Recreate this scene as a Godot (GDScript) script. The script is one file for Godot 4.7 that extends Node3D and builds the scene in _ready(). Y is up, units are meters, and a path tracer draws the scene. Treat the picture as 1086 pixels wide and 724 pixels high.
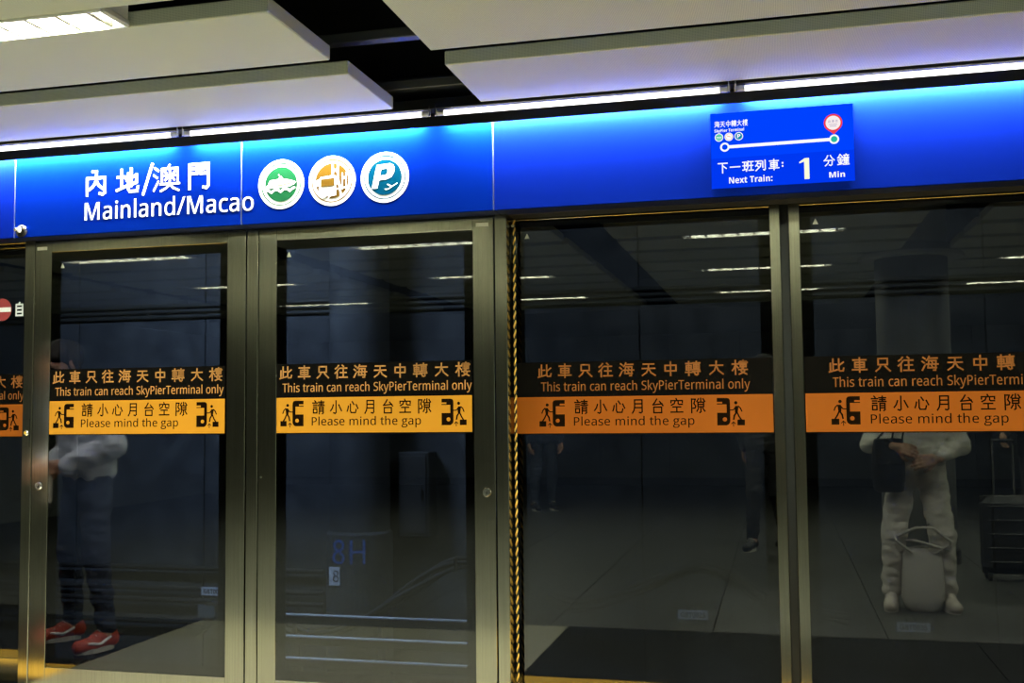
extends Node3D

# ---------------------------------------------------------------- helpers
var M := {}
var used := {}
var mesh_cache := {}
var rng := RandomNumberGenerator.new()

func lin(r: float, g: float, b: float, a := 1.0) -> Color:
	var c := Color(r, g, b).linear_to_srgb()
	c.a = a
	return c

func mat(c: Color, rough := 0.6, metal := 0.0, spec := 0.5) -> StandardMaterial3D:
	var m := StandardMaterial3D.new()
	m.albedo_color = c
	m.roughness = rough
	m.metallic = metal
	m.metallic_specular = spec
	return m

func glow(c: Color, energy: float) -> StandardMaterial3D:
	var m := mat(Color(0.0, 0.0, 0.0), 0.2, 0.0, 0.15)
	m.specular_mode = BaseMaterial3D.SPECULAR_DISABLED
	m.emission_enabled = true
	m.emission = c
	m.emission_energy_multiplier = energy
	return m

func pane(c: Color, alpha: float, rough := 0.0) -> StandardMaterial3D:
	var m := mat(Color(c.r, c.g, c.b, alpha), rough)
	m.transparency = BaseMaterial3D.TRANSPARENCY_ALPHA
	return m

func triplanar(m: StandardMaterial3D, t: Texture2D, scale: Vector3) -> StandardMaterial3D:
	m.albedo_texture = t
	m.uv1_triplanar = true
	m.uv1_world_triplanar = true
	m.uv1_scale = scale
	return m

func numbered(called: String) -> String:
	used[called] = used.get(called, -1) + 1
	return called if used[called] == 0 else "%s_%03d" % [called, used[called]]

func tag(o: Node, label := "", category := "", group := "", kind := "") -> void:
	if label: o.set_meta("label", label)
	if category: o.set_meta("category", category)
	if group: o.set_meta("group", group)
	if kind: o.set_meta("kind", kind)

func thing(called: String, label: String, category: String, at := Vector3.ZERO, group := "") -> Node3D:
	var o := Node3D.new()
	o.name = numbered(called)
	add_child(o)
	o.position = at
	tag(o, label, category, group)
	return o

func setting(called: String, label: String, category: String, at := Vector3.ZERO) -> Node3D:
	var o := thing(called, label, category, at)
	o.set_meta("kind", "structure")
	return o

func put(called: String, mesh: Mesh, m: Material, parent: Node, at := Vector3.ZERO, turn := Vector3.ZERO) -> MeshInstance3D:
	var o := MeshInstance3D.new()
	o.name = called
	o.mesh = mesh
	o.material_override = m
	o.position = at
	o.rotation = turn
	parent.add_child(o, true)
	return o

func poly(st: SurfaceTool, pts: Array, out: Vector3) -> void:
	var n: Vector3 = (pts[0] - pts[2]).cross(pts[0] - pts[1])
	var q := pts.duplicate()
	if n.dot(out) < 0.0: q.reverse()
	for i in range(1, q.size() - 1):
		for k in [0, i, i + 1]:
			var v: Vector3 = q[k]
			st.set_uv(Vector2(v.x, v.y))
			st.add_vertex(v)

func begin() -> SurfaceTool:
	var st := SurfaceTool.new()
	st.begin(Mesh.PRIMITIVE_TRIANGLES)
	st.set_smooth_group(-1)
	return st

func done(st: SurfaceTool) -> ArrayMesh:
	st.generate_normals()
	return st.commit()

# chamfered box centred on c
func add_box(st: SurfaceTool, c: Vector3, s: Vector3, b := 0.0) -> void:
	var h := s * 0.5
	b = minf(b, minf(h.x, minf(h.y, h.z)) * 0.9)
	var axes := [Vector3.RIGHT, Vector3.UP, Vector3.BACK]
	for a in 3:
		var u: Vector3 = axes[(a + 1) % 3]
		var v: Vector3 = axes[(a + 2) % 3]
		var hu: float = h[(a + 1) % 3] - b
		var hv: float = h[(a + 2) % 3] - b
		for sg in [-1.0, 1.0]:
			var n: Vector3 = axes[a] * sg
			var o: Vector3 = c + n * h[a]
			poly(st, [o - u * hu - v * hv, o + u * hu - v * hv, o + u * hu + v * hv, o - u * hu + v * hv], n)
	if b <= 0.0: return
	for a in 3:
		var w: Vector3 = axes[a]
		var u: Vector3 = axes[(a + 1) % 3]
		var v: Vector3 = axes[(a + 2) % 3]
		var hw: float = h[a] - b
		var hu: float = h[(a + 1) % 3]
		var hv: float = h[(a + 2) % 3]
		for su in [-1.0, 1.0]:
			for sv in [-1.0, 1.0]:
				var p: Vector3 = c + u * su * hu + v * sv * (hv - b)
				var q: Vector3 = c + u * su * (hu - b) + v * sv * hv
				poly(st, [p - w * hw, p + w * hw, q + w * hw, q - w * hw], u * su + v * sv)
	for sx in [-1.0, 1.0]:
		for sy in [-1.0, 1.0]:
			for sz in [-1.0, 1.0]:
				var k := Vector3(sx, sy, sz)
				poly(st, [c + k * Vector3(h.x, h.y - b, h.z - b), c + k * Vector3(h.x - b, h.y, h.z - b), c + k * Vector3(h.x - b, h.y - b, h.z)], k)

func box(s: Vector3, b := 0.002) -> ArrayMesh:
	var key := "%s %s" % [s, b]
	if not mesh_cache.has(key):
		var st := begin()
		add_box(st, Vector3.ZERO, s, b)
		mesh_cache[key] = done(st)
	return mesh_cache[key]

# box between two corners, as a part
func slab(called: String, a: Vector3, b: Vector3, m: Material, parent: Node, bevel := 0.002) -> MeshInstance3D:
	return put(called, box((b - a).abs(), bevel), m, parent, (a + b) * 0.5)

# round tube along a path
func tube(path: Array, radii, sides := 10, caps := true) -> ArrayMesh:
	var st := SurfaceTool.new()
	st.begin(Mesh.PRIMITIVE_TRIANGLES)
	var rings := []
	var up := Vector3.UP
	for i in path.size():
		var d: Vector3 = (path[mini(i + 1, path.size() - 1)] - path[maxi(i - 1, 0)]).normalized()
		var u := up.cross(d)
		if u.length() < 0.1: u = Vector3.RIGHT.cross(d)
		u = u.normalized()
		var v := d.cross(u)
		var r: float = radii[i] if radii is Array else radii
		var ring := []
		for k in sides:
			var t := TAU * k / sides
			ring.append(path[i] + (u * cos(t) + v * sin(t)) * r)
		rings.append(ring)
	st.set_smooth_group(0)
	for i in path.size() - 1:
		for k in sides:
			var j := (k + 1) % sides
			var mid: Vector3 = (rings[i][k] + rings[i][j]) * 0.5 - path[i]
			poly(st, [rings[i][k], rings[i][j], rings[i + 1][j], rings[i + 1][k]], mid)
	if caps:
		st.set_smooth_group(-1)
		poly(st, rings[0], path[0] - path[1])
		poly(st, rings[-1], path[-1] - path[-2])
	st.generate_normals()
	return st.commit()

func lathe(profile: Array, sides := 24) -> ArrayMesh:
	var st := SurfaceTool.new()
	st.begin(Mesh.PRIMITIVE_TRIANGLES)
	st.set_smooth_group(-1)
	for i in profile.size() - 1:
		var p: Vector2 = profile[i]
		var q: Vector2 = profile[i + 1]
		for k in sides:
			var t := TAU * k / sides
			var s := TAU * (k + 1) / sides
			var a := Vector3(cos(t), 0, sin(t))
			var b := Vector3(cos(s), 0, sin(s))
			var pts := [a * p.x + Vector3(0, p.y, 0), b * p.x + Vector3(0, p.y, 0), b * q.x + Vector3(0, q.y, 0), a * q.x + Vector3(0, q.y, 0)]
			var e := q - p
			var mid := (a + b).normalized()
			var out := mid * e.y - Vector3(0, e.x, 0)
			if p.x < 1e-5: pts = [pts[0], pts[2], pts[3]]
			elif q.x < 1e-5: pts = [pts[0], pts[1], pts[2]]
			poly(st, pts, out)
	st.generate_normals()
	return st.commit()

# ---- flat print: strokes, discs and filled outlines in the xy plane, facing +z
func add_stroke(st: SurfaceTool, pts: Array, w: float) -> void:
	for i in pts.size() - 1:
		var a: Vector2 = pts[i]
		var b: Vector2 = pts[i + 1]
		if a.distance_to(b) < 1e-6: continue
		var d := (b - a).normalized()
		var n := Vector2(-d.y, d.x) * w * 0.5
		a -= d * w * 0.42
		b += d * w * 0.42
		var q := [a + n, b + n, b - n, a - n]
		poly(st, q.map(func(p): return Vector3(p.x, p.y, 0)), Vector3.BACK)

func add_disc(st: SurfaceTool, c: Vector2, r1: float, r0 := 0.0, n := 40) -> void:
	for k in n:
		var a := Vector2.from_angle(TAU * k / n)
		var b := Vector2.from_angle(TAU * (k + 1) / n)
		var q := [c + a * r0, c + a * r1, c + b * r1, c + b * r0] if r0 > 0 else [c, c + a * r1, c + b * r1]
		poly(st, q.map(func(p): return Vector3(p.x, p.y, 0)), Vector3.BACK)

func add_fill(st: SurfaceTool, pts: PackedVector2Array) -> void:
	var ix := Geometry2D.triangulate_polygon(pts)
	for i in range(0, ix.size(), 3):
		poly(st, [0, 1, 2].map(func(k): return Vector3(pts[ix[i + k]].x, pts[ix[i + k]].y, 0)), Vector3.BACK)

func add_rect(st: SurfaceTool, x0: float, y0: float, x1: float, y1: float) -> void:
	poly(st, [Vector3(x0, y0, 0), Vector3(x1, y0, 0), Vector3(x1, y1, 0), Vector3(x0, y1, 0)], Vector3.BACK)

const GLYPH := {
	"內": "12 95 12 32 88 32 88 88 78 94 66 90|36 8 52 8 52 32 46 52 36 64 22 74|52 42 62 60 78 72",
	"地": "8 36 42 36|25 10 25 76|5 84 45 70|46 48 88 30 88 58 76 62|66 8 66 70|54 24 54 82 60 90 90 90 94 74",
	"澳": "8 12 20 22|4 38 16 48|4 94 20 62|62 3 56 16|34 68 34 16 92 16 92 68|44 26 50 34|82 26 76 34|42 42 86 42|63 22 63 62|60 44 46 58|66 44 80 58|28 72 98 72|63 64 60 78 48 88 30 97|64 74 76 88 96 97",
	"門": "12 96 12 8 42 8 42 42 12 42|12 25 42 25|58 42 58 8 88 8 88 88 80 95 68 92|58 25 88 25|58 42 88 42",
	"此": "28 8 28 86|12 36 12 90|28 44 50 44|4 94 54 80|64 8 64 80 70 88 90 88 94 70|92 30 64 52",
	"車": "10 18 90 18|22 34 78 34 78 66 22 66 22 34|22 50 78 50|6 82 94 82|50 4 50 98",
	"只": "22 12 78 12 78 52 22 52 22 12|36 62 26 78 8 94|64 62 76 76 94 94",
	"往": "32 6 22 20 8 30|34 30 22 48 6 62|22 50 22 98|60 4 70 14|42 26 94 26|46 58 90 58|38 92 98 92|68 26 68 92",
	"海": "10 10 22 20|4 36 16 46|4 94 20 62|46 4 40 18 30 30|42 16 94 16|44 32 86 32 82 94 70 94|44 32 38 78 88 78|28 55 98 55|60 36 66 48|58 60 64 72",
	"天": "14 16 86 16|8 46 92 46|50 16 48 50 36 74 8 94|52 50 66 76 94 94",
	"中": "14 28 86 28 86 66 14 66 14 28|50 4 50 98",
	"轉": "4 18 44 18|8 32 40 32 40 62 8 62 8 32|8 47 40 47|2 78 46 78|24 4 24 98|50 15 98 15|56 26 92 26 92 50 56 50 56 26|56 38 92 38|74 4 74 60|50 61 90 59|86 52 95 63|48 73 98 73|84 66 84 92 76 97 66 94|58 79 66 89",
	"大": "8 34 92 34|50 6 49 36 38 68 8 94|51 38 64 70 94 94",
	"樓": "2 28 42 28|22 4 22 98|22 32 14 56 2 72|24 36 40 54|52 11 92 11 92 25 52 25 52 11|45 18 99 18|72 3 72 56|54 35 90 35 90 47 54 47 54 35|44 66 98 66|66 54 58 74 62 80 94 97|84 66 74 86 46 97",
	"請": "20 4 28 12|4 20 44 20|10 34 38 34|10 48 38 48|10 62 38 62 38 90 10 90 10 62|52 14 96 14|56 26 92 26|48 38 98 38|74 4 74 38|58 50 58 97|58 50 90 50 90 90 82 96|58 64 90 64|58 78 90 78",
	"小": "50 6 50 88 42 95 30 90|28 34 20 58 6 76|72 34 82 54 94 76",
	"心": "16 44 12 64 6 80|32 30 32 78 38 90 72 90 78 68|46 14 60 34|78 34 92 62",
	"月": "28 8 28 52 24 76 12 96|28 8 82 8 82 88 74 95 62 92|28 34 82 34|28 60 82 60",
	"台": "44 4 32 24 16 42 82 36|64 20 88 48|22 58 78 58 78 95 22 95 22 58",
	"空": "46 2 52 14|10 30 10 16 90 16 90 30|38 22 32 36 12 46|60 22 60 36 68 41 90 41|22 58 78 58|50 58 50 92|8 92 92 92",
	"隙": "6 6 6 98|6 8 32 8 22 36 34 54 30 66 16 68|70 2 70 22|54 6 42 24|86 6 98 24|50 28 90 28 90 58 50 58 50 28|50 43 90 43|70 60 70 92 62 97|54 68 42 88|84 68 98 88",
	"下": "8 12 92 12|48 12 48 98|50 34 82 58",
	"一": "6 50 94 50",
	"班": "2 14 36 14|4 46 34 46|2 84 38 78|19 14 19 82|50 6 50 56 34 95|40 20 38 50|58 12 98 12|62 46 94 46|56 88 98 88|78 12 78 88",
	"列": "4 12 60 12|28 12 22 34 4 56|20 34 52 34 46 60 6 96|18 52 32 66|68 16 68 70|90 6 90 86 84 94 74 90",
	"分": "38 6 28 28 6 52|60 6 72 28 94 50|20 50 76 50 72 88 62 95 50 90|46 50 40 74 16 96",
	"鐘": "24 2 14 22 2 34|26 6 46 28|12 34 40 34|4 52 46 52|25 34 25 88|10 64 16 80|40 62 34 78|2 92 48 86|74 2 78 10|54 12 96 12|62 18 66 28|88 18 84 28|50 32 98 32|56 42 92 42 92 66 56 66 56 42|56 54 92 54|74 42 74 92|56 78 94 78|50 92 98 92",
	"自": "52 2 42 16|20 16 80 16 80 96 20 96 20 16|20 42 80 42|20 70 80 70",
	"/": "88 -4 12 104",
	":": "50 34 50 38|50 68 50 72",
}

func add_glyph(st: SurfaceTool, ch: String, cx: float, y0: float, w: float, h: float, t: float) -> void:
	for line in GLYPH[ch].split("|"):
		var n: PackedFloat64Array = line.split_floats(" ")
		var pts := []
		for i in range(0, n.size(), 2):
			pts.append(Vector2(cx + (n[i] / 100.0 - 0.5) * w, y0 + (1.0 - n[i + 1] / 100.0) * h))
		add_stroke(st, pts, t)

# one written character as a part: at = middle of its foot
func character(ch: String, at: Vector3, w: float, h: float, t: float, m: Material, parent: Node) -> void:
	var key := "%s %s %s %s" % [ch, w, h, t]
	if not mesh_cache.has(key):
		var st := begin()
		add_glyph(st, ch, 0, 0, w, h, t)
		mesh_cache[key] = done(st)
	put("character", mesh_cache[key], m, parent, at)

var fonts := {}
# latin lettering: left edge x0 to right edge x1, baseline y, capital height cap
func latin(called: String, text: String, x0: float, x1: float, y: float, cap: float, m: Material, parent: Node, z: float, bold := false) -> MeshInstance3D:
	if not fonts.has(bold):
		var f := SystemFont.new()
		f.font_names = PackedStringArray(["Droid Sans"])
		f.font_weight = 700 if bold else 400
		fonts[bold] = f
	var t := TextMesh.new()
	t.font = fonts[bold]
	t.font_size = 64
	t.pixel_size = 0.01
	t.depth = 0.06
	t.curve_step = 2.0
	t.horizontal_alignment = HORIZONTAL_ALIGNMENT_LEFT
	t.vertical_alignment = VERTICAL_ALIGNMENT_BOTTOM
	t.text = "H"
	var hb := t.get_aabb()
	t.text = text
	var b := t.get_aabb()
	var sx := (x1 - x0) / b.size.x
	var sy := cap / hb.size.y
	var o := put(called, t, m, parent)
	o.scale = Vector3(sx, sy, 0.01)
	o.position = Vector3(x0 - b.position.x * sx, y - hb.position.y * sy, z)
	return o

# ---------------------------------------------------------------- bodies: capsules joined by a smooth minimum, meshed as surface nets
func blob(st: SurfaceTool, caps: Array, cell: float, k: float, rough := 0.0, seed := 1) -> void:
	var lo := Vector3(1e9, 1e9, 1e9)
	var hi := -lo
	for c in caps:
		for e in 2:
			var r: Vector3 = Vector3.ONE * (c[2 + e] + k * 0.5 + cell * 3.0 + rough)
			lo = lo.min(c[e] - r)
			hi = hi.max(c[e] + r)
	var n := Vector3i(((hi - lo) / cell).ceil()) + Vector3i.ONE
	var grid := PackedFloat32Array()
	grid.resize(n.x * n.y * n.z)
	grid.fill(1.0)
	var sx := n.y * n.z
	for c in caps:
		var a: Vector3 = c[0]
		var b: Vector3 = c[1]
		var ra: float = c[2]
		var rb: float = c[3]
		var m: float = maxf(ra, rb) + k + cell * 2.5 + rough
		var e := Vector3.ONE * m
		var p0 := Vector3i(((a.min(b) - e - lo) / cell).floor()).clamp(Vector3i.ZERO, n - Vector3i.ONE)
		var p1 := Vector3i(((a.max(b) + e - lo) / cell).ceil()).clamp(Vector3i.ZERO, n - Vector3i.ONE)
		var ab := b - a
		var l2 := maxf(ab.length_squared(), 1e-9)
		for x in range(p0.x, p1.x + 1):
			for y in range(p0.y, p1.y + 1):
				var i := x * sx + y * n.z + p0.z
				for z in range(p0.z, p1.z + 1):
					var q := lo + Vector3(x, y, z) * cell - a
					var t := clampf(q.dot(ab) / l2, 0.0, 1.0)
					var d := (q - ab * t).length() - (ra + (rb - ra) * t)
					var g := grid[i]
					var h := k - absf(d - g)
					d = minf(d, g)
					if h > 0.0: d -= h * h / (4.0 * k)
					grid[i] = d
					i += 1
	if rough > 0.0:
		var noise := FastNoiseLite.new()
		noise.seed = seed
		noise.frequency = 9.0
		noise.fractal_octaves = 2
		for x in n.x:
			for y in n.y:
				for z in n.z:
					var i := x * sx + y * n.z + z
					if absf(grid[i]) < cell * 3.0 + rough:
						var q := lo + Vector3(x, y, z) * cell
						grid[i] += rough * noise.get_noise_3d(q.x, q.y * 1.6, q.z)
	var ids := {}
	var vs := PackedVector3Array()
	var ns := PackedVector3Array()
	var lim := cell * 2.0
	var off := [0, 1, n.z, n.z + 1, sx, sx + 1, sx + n.z, sx + n.z + 1]
	var cor := [Vector3(0, 0, 0), Vector3(0, 0, 1), Vector3(0, 1, 0), Vector3(0, 1, 1), Vector3(1, 0, 0), Vector3(1, 0, 1), Vector3(1, 1, 0), Vector3(1, 1, 1)]
	var edges := [[0, 1], [2, 3], [4, 5], [6, 7], [0, 2], [1, 3], [4, 6], [5, 7], [0, 4], [1, 5], [2, 6], [3, 7]]
	for x in n.x - 1:
		for y in n.y - 1:
			var base := x * sx + y * n.z
			for z in n.z - 1:
				var i := base + z
				if absf(grid[i]) > lim: continue
				var g := [0, 0, 0, 0, 0, 0, 0, 0]
				var inside := 0
				for j in 8:
					g[j] = grid[i + off[j]]
					if g[j] < 0.0: inside += 1
				if inside == 0 or inside == 8: continue
				var sum := Vector3.ZERO
				var cnt := 0
				for e in edges:
					var u: float = g[e[0]]
					var v: float = g[e[1]]
					if (u < 0.0) != (v < 0.0):
						sum += cor[e[0]].lerp(cor[e[1]], u / (u - v))
						cnt += 1
				ids[i] = vs.size()
				vs.append(lo + (Vector3(x, y, z) + sum / cnt) * cell)
				ns.append(Vector3(g[4] + g[5] + g[6] + g[7] - g[0] - g[1] - g[2] - g[3], g[2] + g[3] + g[6] + g[7] - g[0] - g[1] - g[4] - g[5], g[1] + g[3] + g[5] + g[7] - g[0] - g[2] - g[4] - g[6]).normalized())
	var steps := [sx, n.z, 1]
	for i in ids:
		for a in 3:
			var s: int = steps[a]
			if (grid[i] < 0.0) == (grid[i + s] < 0.0): continue
			var p: int = steps[(a + 1) % 3]
			var q: int = steps[(a + 2) % 3]
			if not (ids.has(i - p) and ids.has(i - q) and ids.has(i - p - q)): continue
			var quad := [ids[i], ids[i - p], ids[i - p - q], ids[i - q]]
			if grid[i] < 0.0: quad.reverse()
			for t in [0, 1, 2, 0, 2, 3]:
				st.set_normal(ns[quad[t]])
				st.add_vertex(vs[quad[t]])

func soft() -> SurfaceTool:
	var st := SurfaceTool.new()
	st.begin(Mesh.PRIMITIVE_TRIANGLES)
	return st

# a hand: w wrist, d along the palm, n the way the palm faces, s +1 when the thumb lies on d x n
func hand_caps(w: Vector3, d: Vector3, n: Vector3, s: float, curl: float) -> Array:
	d = d.normalized()
	n = (n - d * n.dot(d)).normalized()
	var side := d.cross(n) * s
	var c := []
	var reach := [0.078, 0.084, 0.08, 0.072]
	var long := [0.068, 0.076, 0.07, 0.054]
	c.append([w - d * 0.03, w + d * 0.01, 0.026, 0.027])
	for f in 4:
		var o := (1.5 - f) * 0.0205
		var kn: Vector3 = w + d * reach[f] + side * o
		c.append([w + d * 0.012 + side * o * 0.7, kn, 0.015, 0.0125])
		var p: Vector3 = kn
		var a := curl * (0.55 + 0.06 * f)
		for j in 3:
			var q: Vector3 = p + (d * cos(a) + n * sin(a)) * long[f] * [0.45, 0.31, 0.24][j] + side * (1.5 - f) * 0.0012
			c.append([p, q, 0.0096 - 0.0009 * j, 0.0088 - 0.0009 * j])
			p = q
			a += curl * 0.75
	var t0 := w + d * 0.022 + side * 0.026
	var t1 := t0 + (d * 0.55 + side * 0.6 + n * 0.35).normalized() * 0.042
	var t2 := t1 + (d * 0.85 + side * 0.15 + n * (0.3 + 0.3 * curl)).normalized() * 0.032
	c.append([w + d * 0.008 + side * 0.014, t0, 0.016, 0.014])
	c.append([t0, t1, 0.0135, 0.0108])
	c.append([t1, t2, 0.0104, 0.0088])
	return c

func person(label: String, at: Vector3, turn: float, o: Dictionary) -> Node3D:
	var root := thing("person", label, "person", at)
	root.rotation.y = turn
	var s: float = o.get("size", 1.0)
	var J := {"hipl": Vector3(-0.09, 0.92, 0), "hipr": Vector3(0.09, 0.92, 0), "kneel": Vector3(-0.11, 0.5, -0.025), "kneer": Vector3(0.11, 0.5, -0.025), "anklel": Vector3(-0.12, 0.085, 0.03), "ankler": Vector3(0.12, 0.085, 0.03),
		"shl": Vector3(-0.175, 1.37, 0.01), "shr": Vector3(0.175, 1.37, 0.01), "ell": Vector3(-0.23, 1.08, 0.03), "elr": Vector3(0.23, 1.08, 0.03), "wrl": Vector3(-0.22, 0.85, -0.06), "wrr": Vector3(0.22, 0.85, -0.06), "toel": Vector3(-0.02, 0, -1), "toer": Vector3(0.02, 0, -1), "head": Vector3(0, 1.57, -0.02), "look": Vector3(0, 0, -1)}
	J.merge(o.get("pose", {}), true)
	for k in J:
		if k not in ["toel", "toer", "look"]: J[k] *= s
	var mid: Vector3 = (J.hipl + J.hipr) * 0.5
	var chest: Vector3 = (J.shl + J.shr) * 0.5
	var wide: float = o.get("build", 1.0) * s
	# --- the body in one piece
	var st := soft()
	var sh: Vector3 = (J.shr - J.shl).normalized()
	var bc := []
	for e in [-1.0, 1.0]:
		bc.append([mid + sh * 0.06 * e * wide, chest + sh * 0.08 * e * wide - Vector3(0, 0.08, 0), 0.078 * wide, 0.088 * wide])
	for e in ["l", "r"]:
		bc.append([chest, J["sh" + e], 0.06 * s, 0.055 * s])
		bc.append([J["sh" + e], J["el" + e], 0.044 * s, 0.034 * s])
		bc.append([J["el" + e], J["wr" + e], 0.034 * s, 0.025 * s])
		bc.append([J["hip" + e], J["knee" + e], 0.066 * wide, 0.044 * s])
		bc.append([J["knee" + e], J["ankle" + e], 0.044 * s, 0.032 * s])
		bc.append([J["ankle" + e], J["ankle" + e] + J["toe" + e] * 0.1 * s - Vector3(0, 0.04, 0) * s, 0.038 * s, 0.03 * s])
	var hd: Vector3 = J.head
	bc.append([chest + Vector3(0, 0.02, 0) * s, hd - Vector3(0, 0.06, 0) * s, 0.058 * s, 0.05 * s])
	blob(st, bc, 0.014, 0.03)
	# the head
	var lk: Vector3 = J.look.normalized()
	var ear := lk.cross(Vector3.UP).normalized()
	var up := ear.cross(lk).normalized()
	var hc := [[hd + up * 0.045 * s, hd + up * 0.03 * s + lk * 0.012, 0.086 * s, 0.08 * s], [hd + up * 0.02 * s + lk * 0.03 * s, hd - up * 0.045 * s + lk * 0.035 * s, 0.062 * s, 0.05 * s], [hd - up * 0.075 * s + lk * 0.05 * s, hd - up * 0.07 * s + lk * 0.062 * s, 0.03 * s, 0.024 * s],
		[hd + up * 0.02 * s + lk * 0.092 * s, hd - up * 0.018 * s + lk * 0.108 * s, 0.009 * s, 0.013 * s], [hd - up * 0.048 * s + lk * 0.083 * s - ear * 0.015, hd - up * 0.048 * s + lk * 0.083 * s + ear * 0.015, 0.009 * s, 0.009 * s],
		[hd + up * 0.038 * s + lk * 0.082 * s - ear * 0.035 * s, hd + up * 0.038 * s + lk * 0.082 * s + ear * 0.035 * s, 0.012 * s, 0.012 * s], [hd - up * 0.06 * s, hd - up * 0.15 * s - lk * 0.01, 0.052 * s, 0.05 * s]]
	for e in [-1.0, 1.0]:
		hc.append([hd + ear * 0.083 * s * e + up * 0.022 * s, hd + ear * 0.08 * s * e - up * 0.022 * s, 0.015 * s, 0.011 * s])
	blob(st, hc, 0.006, 0.018)
	for e in ["l", "r"]:
		var sg := -1.0 if e == "l" else 1.0
		var dir: Vector3 = o.get("hand" + e, J["wr" + e] - J["el" + e])
		var nn: Vector3 = o.get("palm" + e, Vector3(-sg, 0, -0.2))
		var th: float = o.get("thumb" + e, 1.0 if e == "l" else -1.0)
		blob(st, hand_caps(J["wr" + e], dir, nn, th, o.get("curl" + e, 0.55)), o.get("fine", 0.0045), 0.008)
	put("body", st.commit(), o.skin, root)
	for e in [-1.0, 1.0]:
		var ey := SphereMesh.new()
		ey.radius = 0.011 * s
		ey.height = 0.022 * s
		put("eye", ey, M.eye, root, hd + up * 0.018 * s + lk * 0.083 * s + ear * 0.031 * s * e)
	# hair
	st = soft()
	var cap := [[hd + up * 0.058 * s - lk * 0.012 * s, hd + up * 0.04 * s - lk * 0.03 * s, 0.09 * s, 0.092 * s]]
	for e in [-1.0, 1.0]:
		cap.append([hd + up * 0.06 * s + ear * 0.05 * s * e, hd - up * 0.03 * s + ear * 0.076 * s * e - lk * 0.025 * s, 0.045 * s, 0.022 * s])
		cap.append([hd + up * 0.105 * s + lk * 0.05 * s, hd + up * 0.075 * s + lk * 0.058 * s + ear * 0.05 * e * s, 0.03 * s, 0.022 * s])
		if o.get("long_hair", false):
			for q in [0.0, 0.035, 0.068]:
				cap.append([hd + ear * q * s * e - lk * (0.06 - q * 0.5) * s, hd - up * 0.2 * s + ear * q * 1.15 * e * s - lk * (0.085 - q * 0.6) * s, 0.045 * s, 0.028 * s])
	blob(st, cap, 0.007, 0.03, 0.007, 5)
	put("hair", st.commit(), o.hair, root)
	# top
	st = soft()
	var tc := []
	var hem: Vector3 = mid + Vector3(0, o.get("hem", 0.0), 0) * s
	for e in [-1.0, 1.0]:
		tc.append([hem + sh * 0.07 * e * wide, chest + sh * 0.085 * e * wide - Vector3(0, 0.09, 0), 0.118 * wide, 0.122 * wide])
	tc.append([hem - sh * 0.09 * wide, hem + sh * 0.09 * wide, 0.1 * wide, 0.1 * wide])
	tc.append([chest - Vector3(0, 0.02, 0), chest + Vector3(0, 0.045, 0.005), 0.075 * s, 0.062 * s])
	for e in ["l", "r"]:
		tc.append([chest, J["sh" + e], 0.078 * s, 0.072 * s])
		tc.append([J["sh" + e], J["el" + e], 0.072 * s, 0.062 * s])
		tc.append([J["el" + e], J["el" + e].lerp(J["wr" + e], o.get("sleeve", 0.9)), 0.062 * s, 0.044 * s])
	if o.get("hood", false):
		tc.append([chest + Vector3(-0.07, 0.06, 0.08), chest + Vector3(0.07, 0.06, 0.08), 0.06, 0.06])
		tc.append([chest + Vector3(-0.05, 0.0, 0.11), chest + Vector3(0.05, 0.0, 0.11), 0.05, 0.05])
	blob(st, tc, 0.013, 0.04, o.get("folds", 0.012), 3)
	put("sweater", st.commit(), o.top, root)
	# trousers
	st = soft()
	var lc := [[mid - sh * 0.06 * wide, mid + sh * 0.06 * wide, 0.1 * wide, 0.1 * wide], [mid + Vector3(0, 0.07, 0) - sh * 0.06 * wide, mid + Vector3(0, 0.07, 0) + sh * 0.06 * wide, 0.096 * wide, 0.096 * wide]]
	var loose: float = o.get("loose", 1.0)
	for e in ["l", "r"]:
		lc.append([J["hip" + e], J["knee" + e], 0.096 * wide, 0.068 * s * loose])
		lc.append([J["knee" + e], J["ankle" + e] + Vector3(0, 0.035, 0), 0.068 * s * loose, 0.052 * s * loose])
	blob(st, lc, 0.013, 0.03, o.get("folds", 0.012), 8)
	put("trousers", st.commit(), o.trousers, root)
	# shoes
	for e in ["l", "r"]:
		var an: Vector3 = J["ankle" + e]
		var td: Vector3 = J["toe" + e].normalized()
		var g := Vector3(an.x, 0, an.z)
		var ts := td.cross(Vector3.UP)
		var shoe := []
		shoe.append([g + Vector3(0, 0.055, 0) - td * 0.03, g + td * 0.16 + Vector3(0, 0.042, 0), 0.042, 0.03])
		shoe.append([g + Vector3(0, 0.09, 0) - td * 0.02, g + Vector3(0, 0.07, 0) + td * 0.06, 0.038, 0.034])
		for w in [-1.0, 1.0]:
			shoe.append([g + Vector3(0, 0.035, 0) + td * 0.08 + ts * 0.014 * w, g + td * 0.165 + Vector3(0, 0.034, 0) + ts * 0.01 * w, 0.032, 0.028])
		st = soft()
		blob(st, shoe, 0.007, 0.02)
		var sm := put("shoe", st.commit(), o.shoe, root)
		var outline := []
		for t in 20:
			var a := TAU * t / 20.0
			var ln := 0.118 if cos(a) > 0 else 0.115
			outline.append(g + td * (0.068 + cos(a) * ln) + ts * sin(a) * (0.044 + 0.006 * cos(a)))
		var so := begin()
		for t in 20:
			var p: Vector3 = outline[t]
			var q: Vector3 = outline[(t + 1) % 20]
			poly(so, [p, q, q + Vector3(0, 0.026, 0), p + Vector3(0, 0.026, 0)], (p + q) * 0.5 - g - td * 0.068)
		poly(so, outline, Vector3.DOWN)
		poly(so, outline.map(func(p): return p + Vector3(0, 0.026, 0)), Vector3.UP)
		put("sole", done(so), o.sole, sm)
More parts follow.
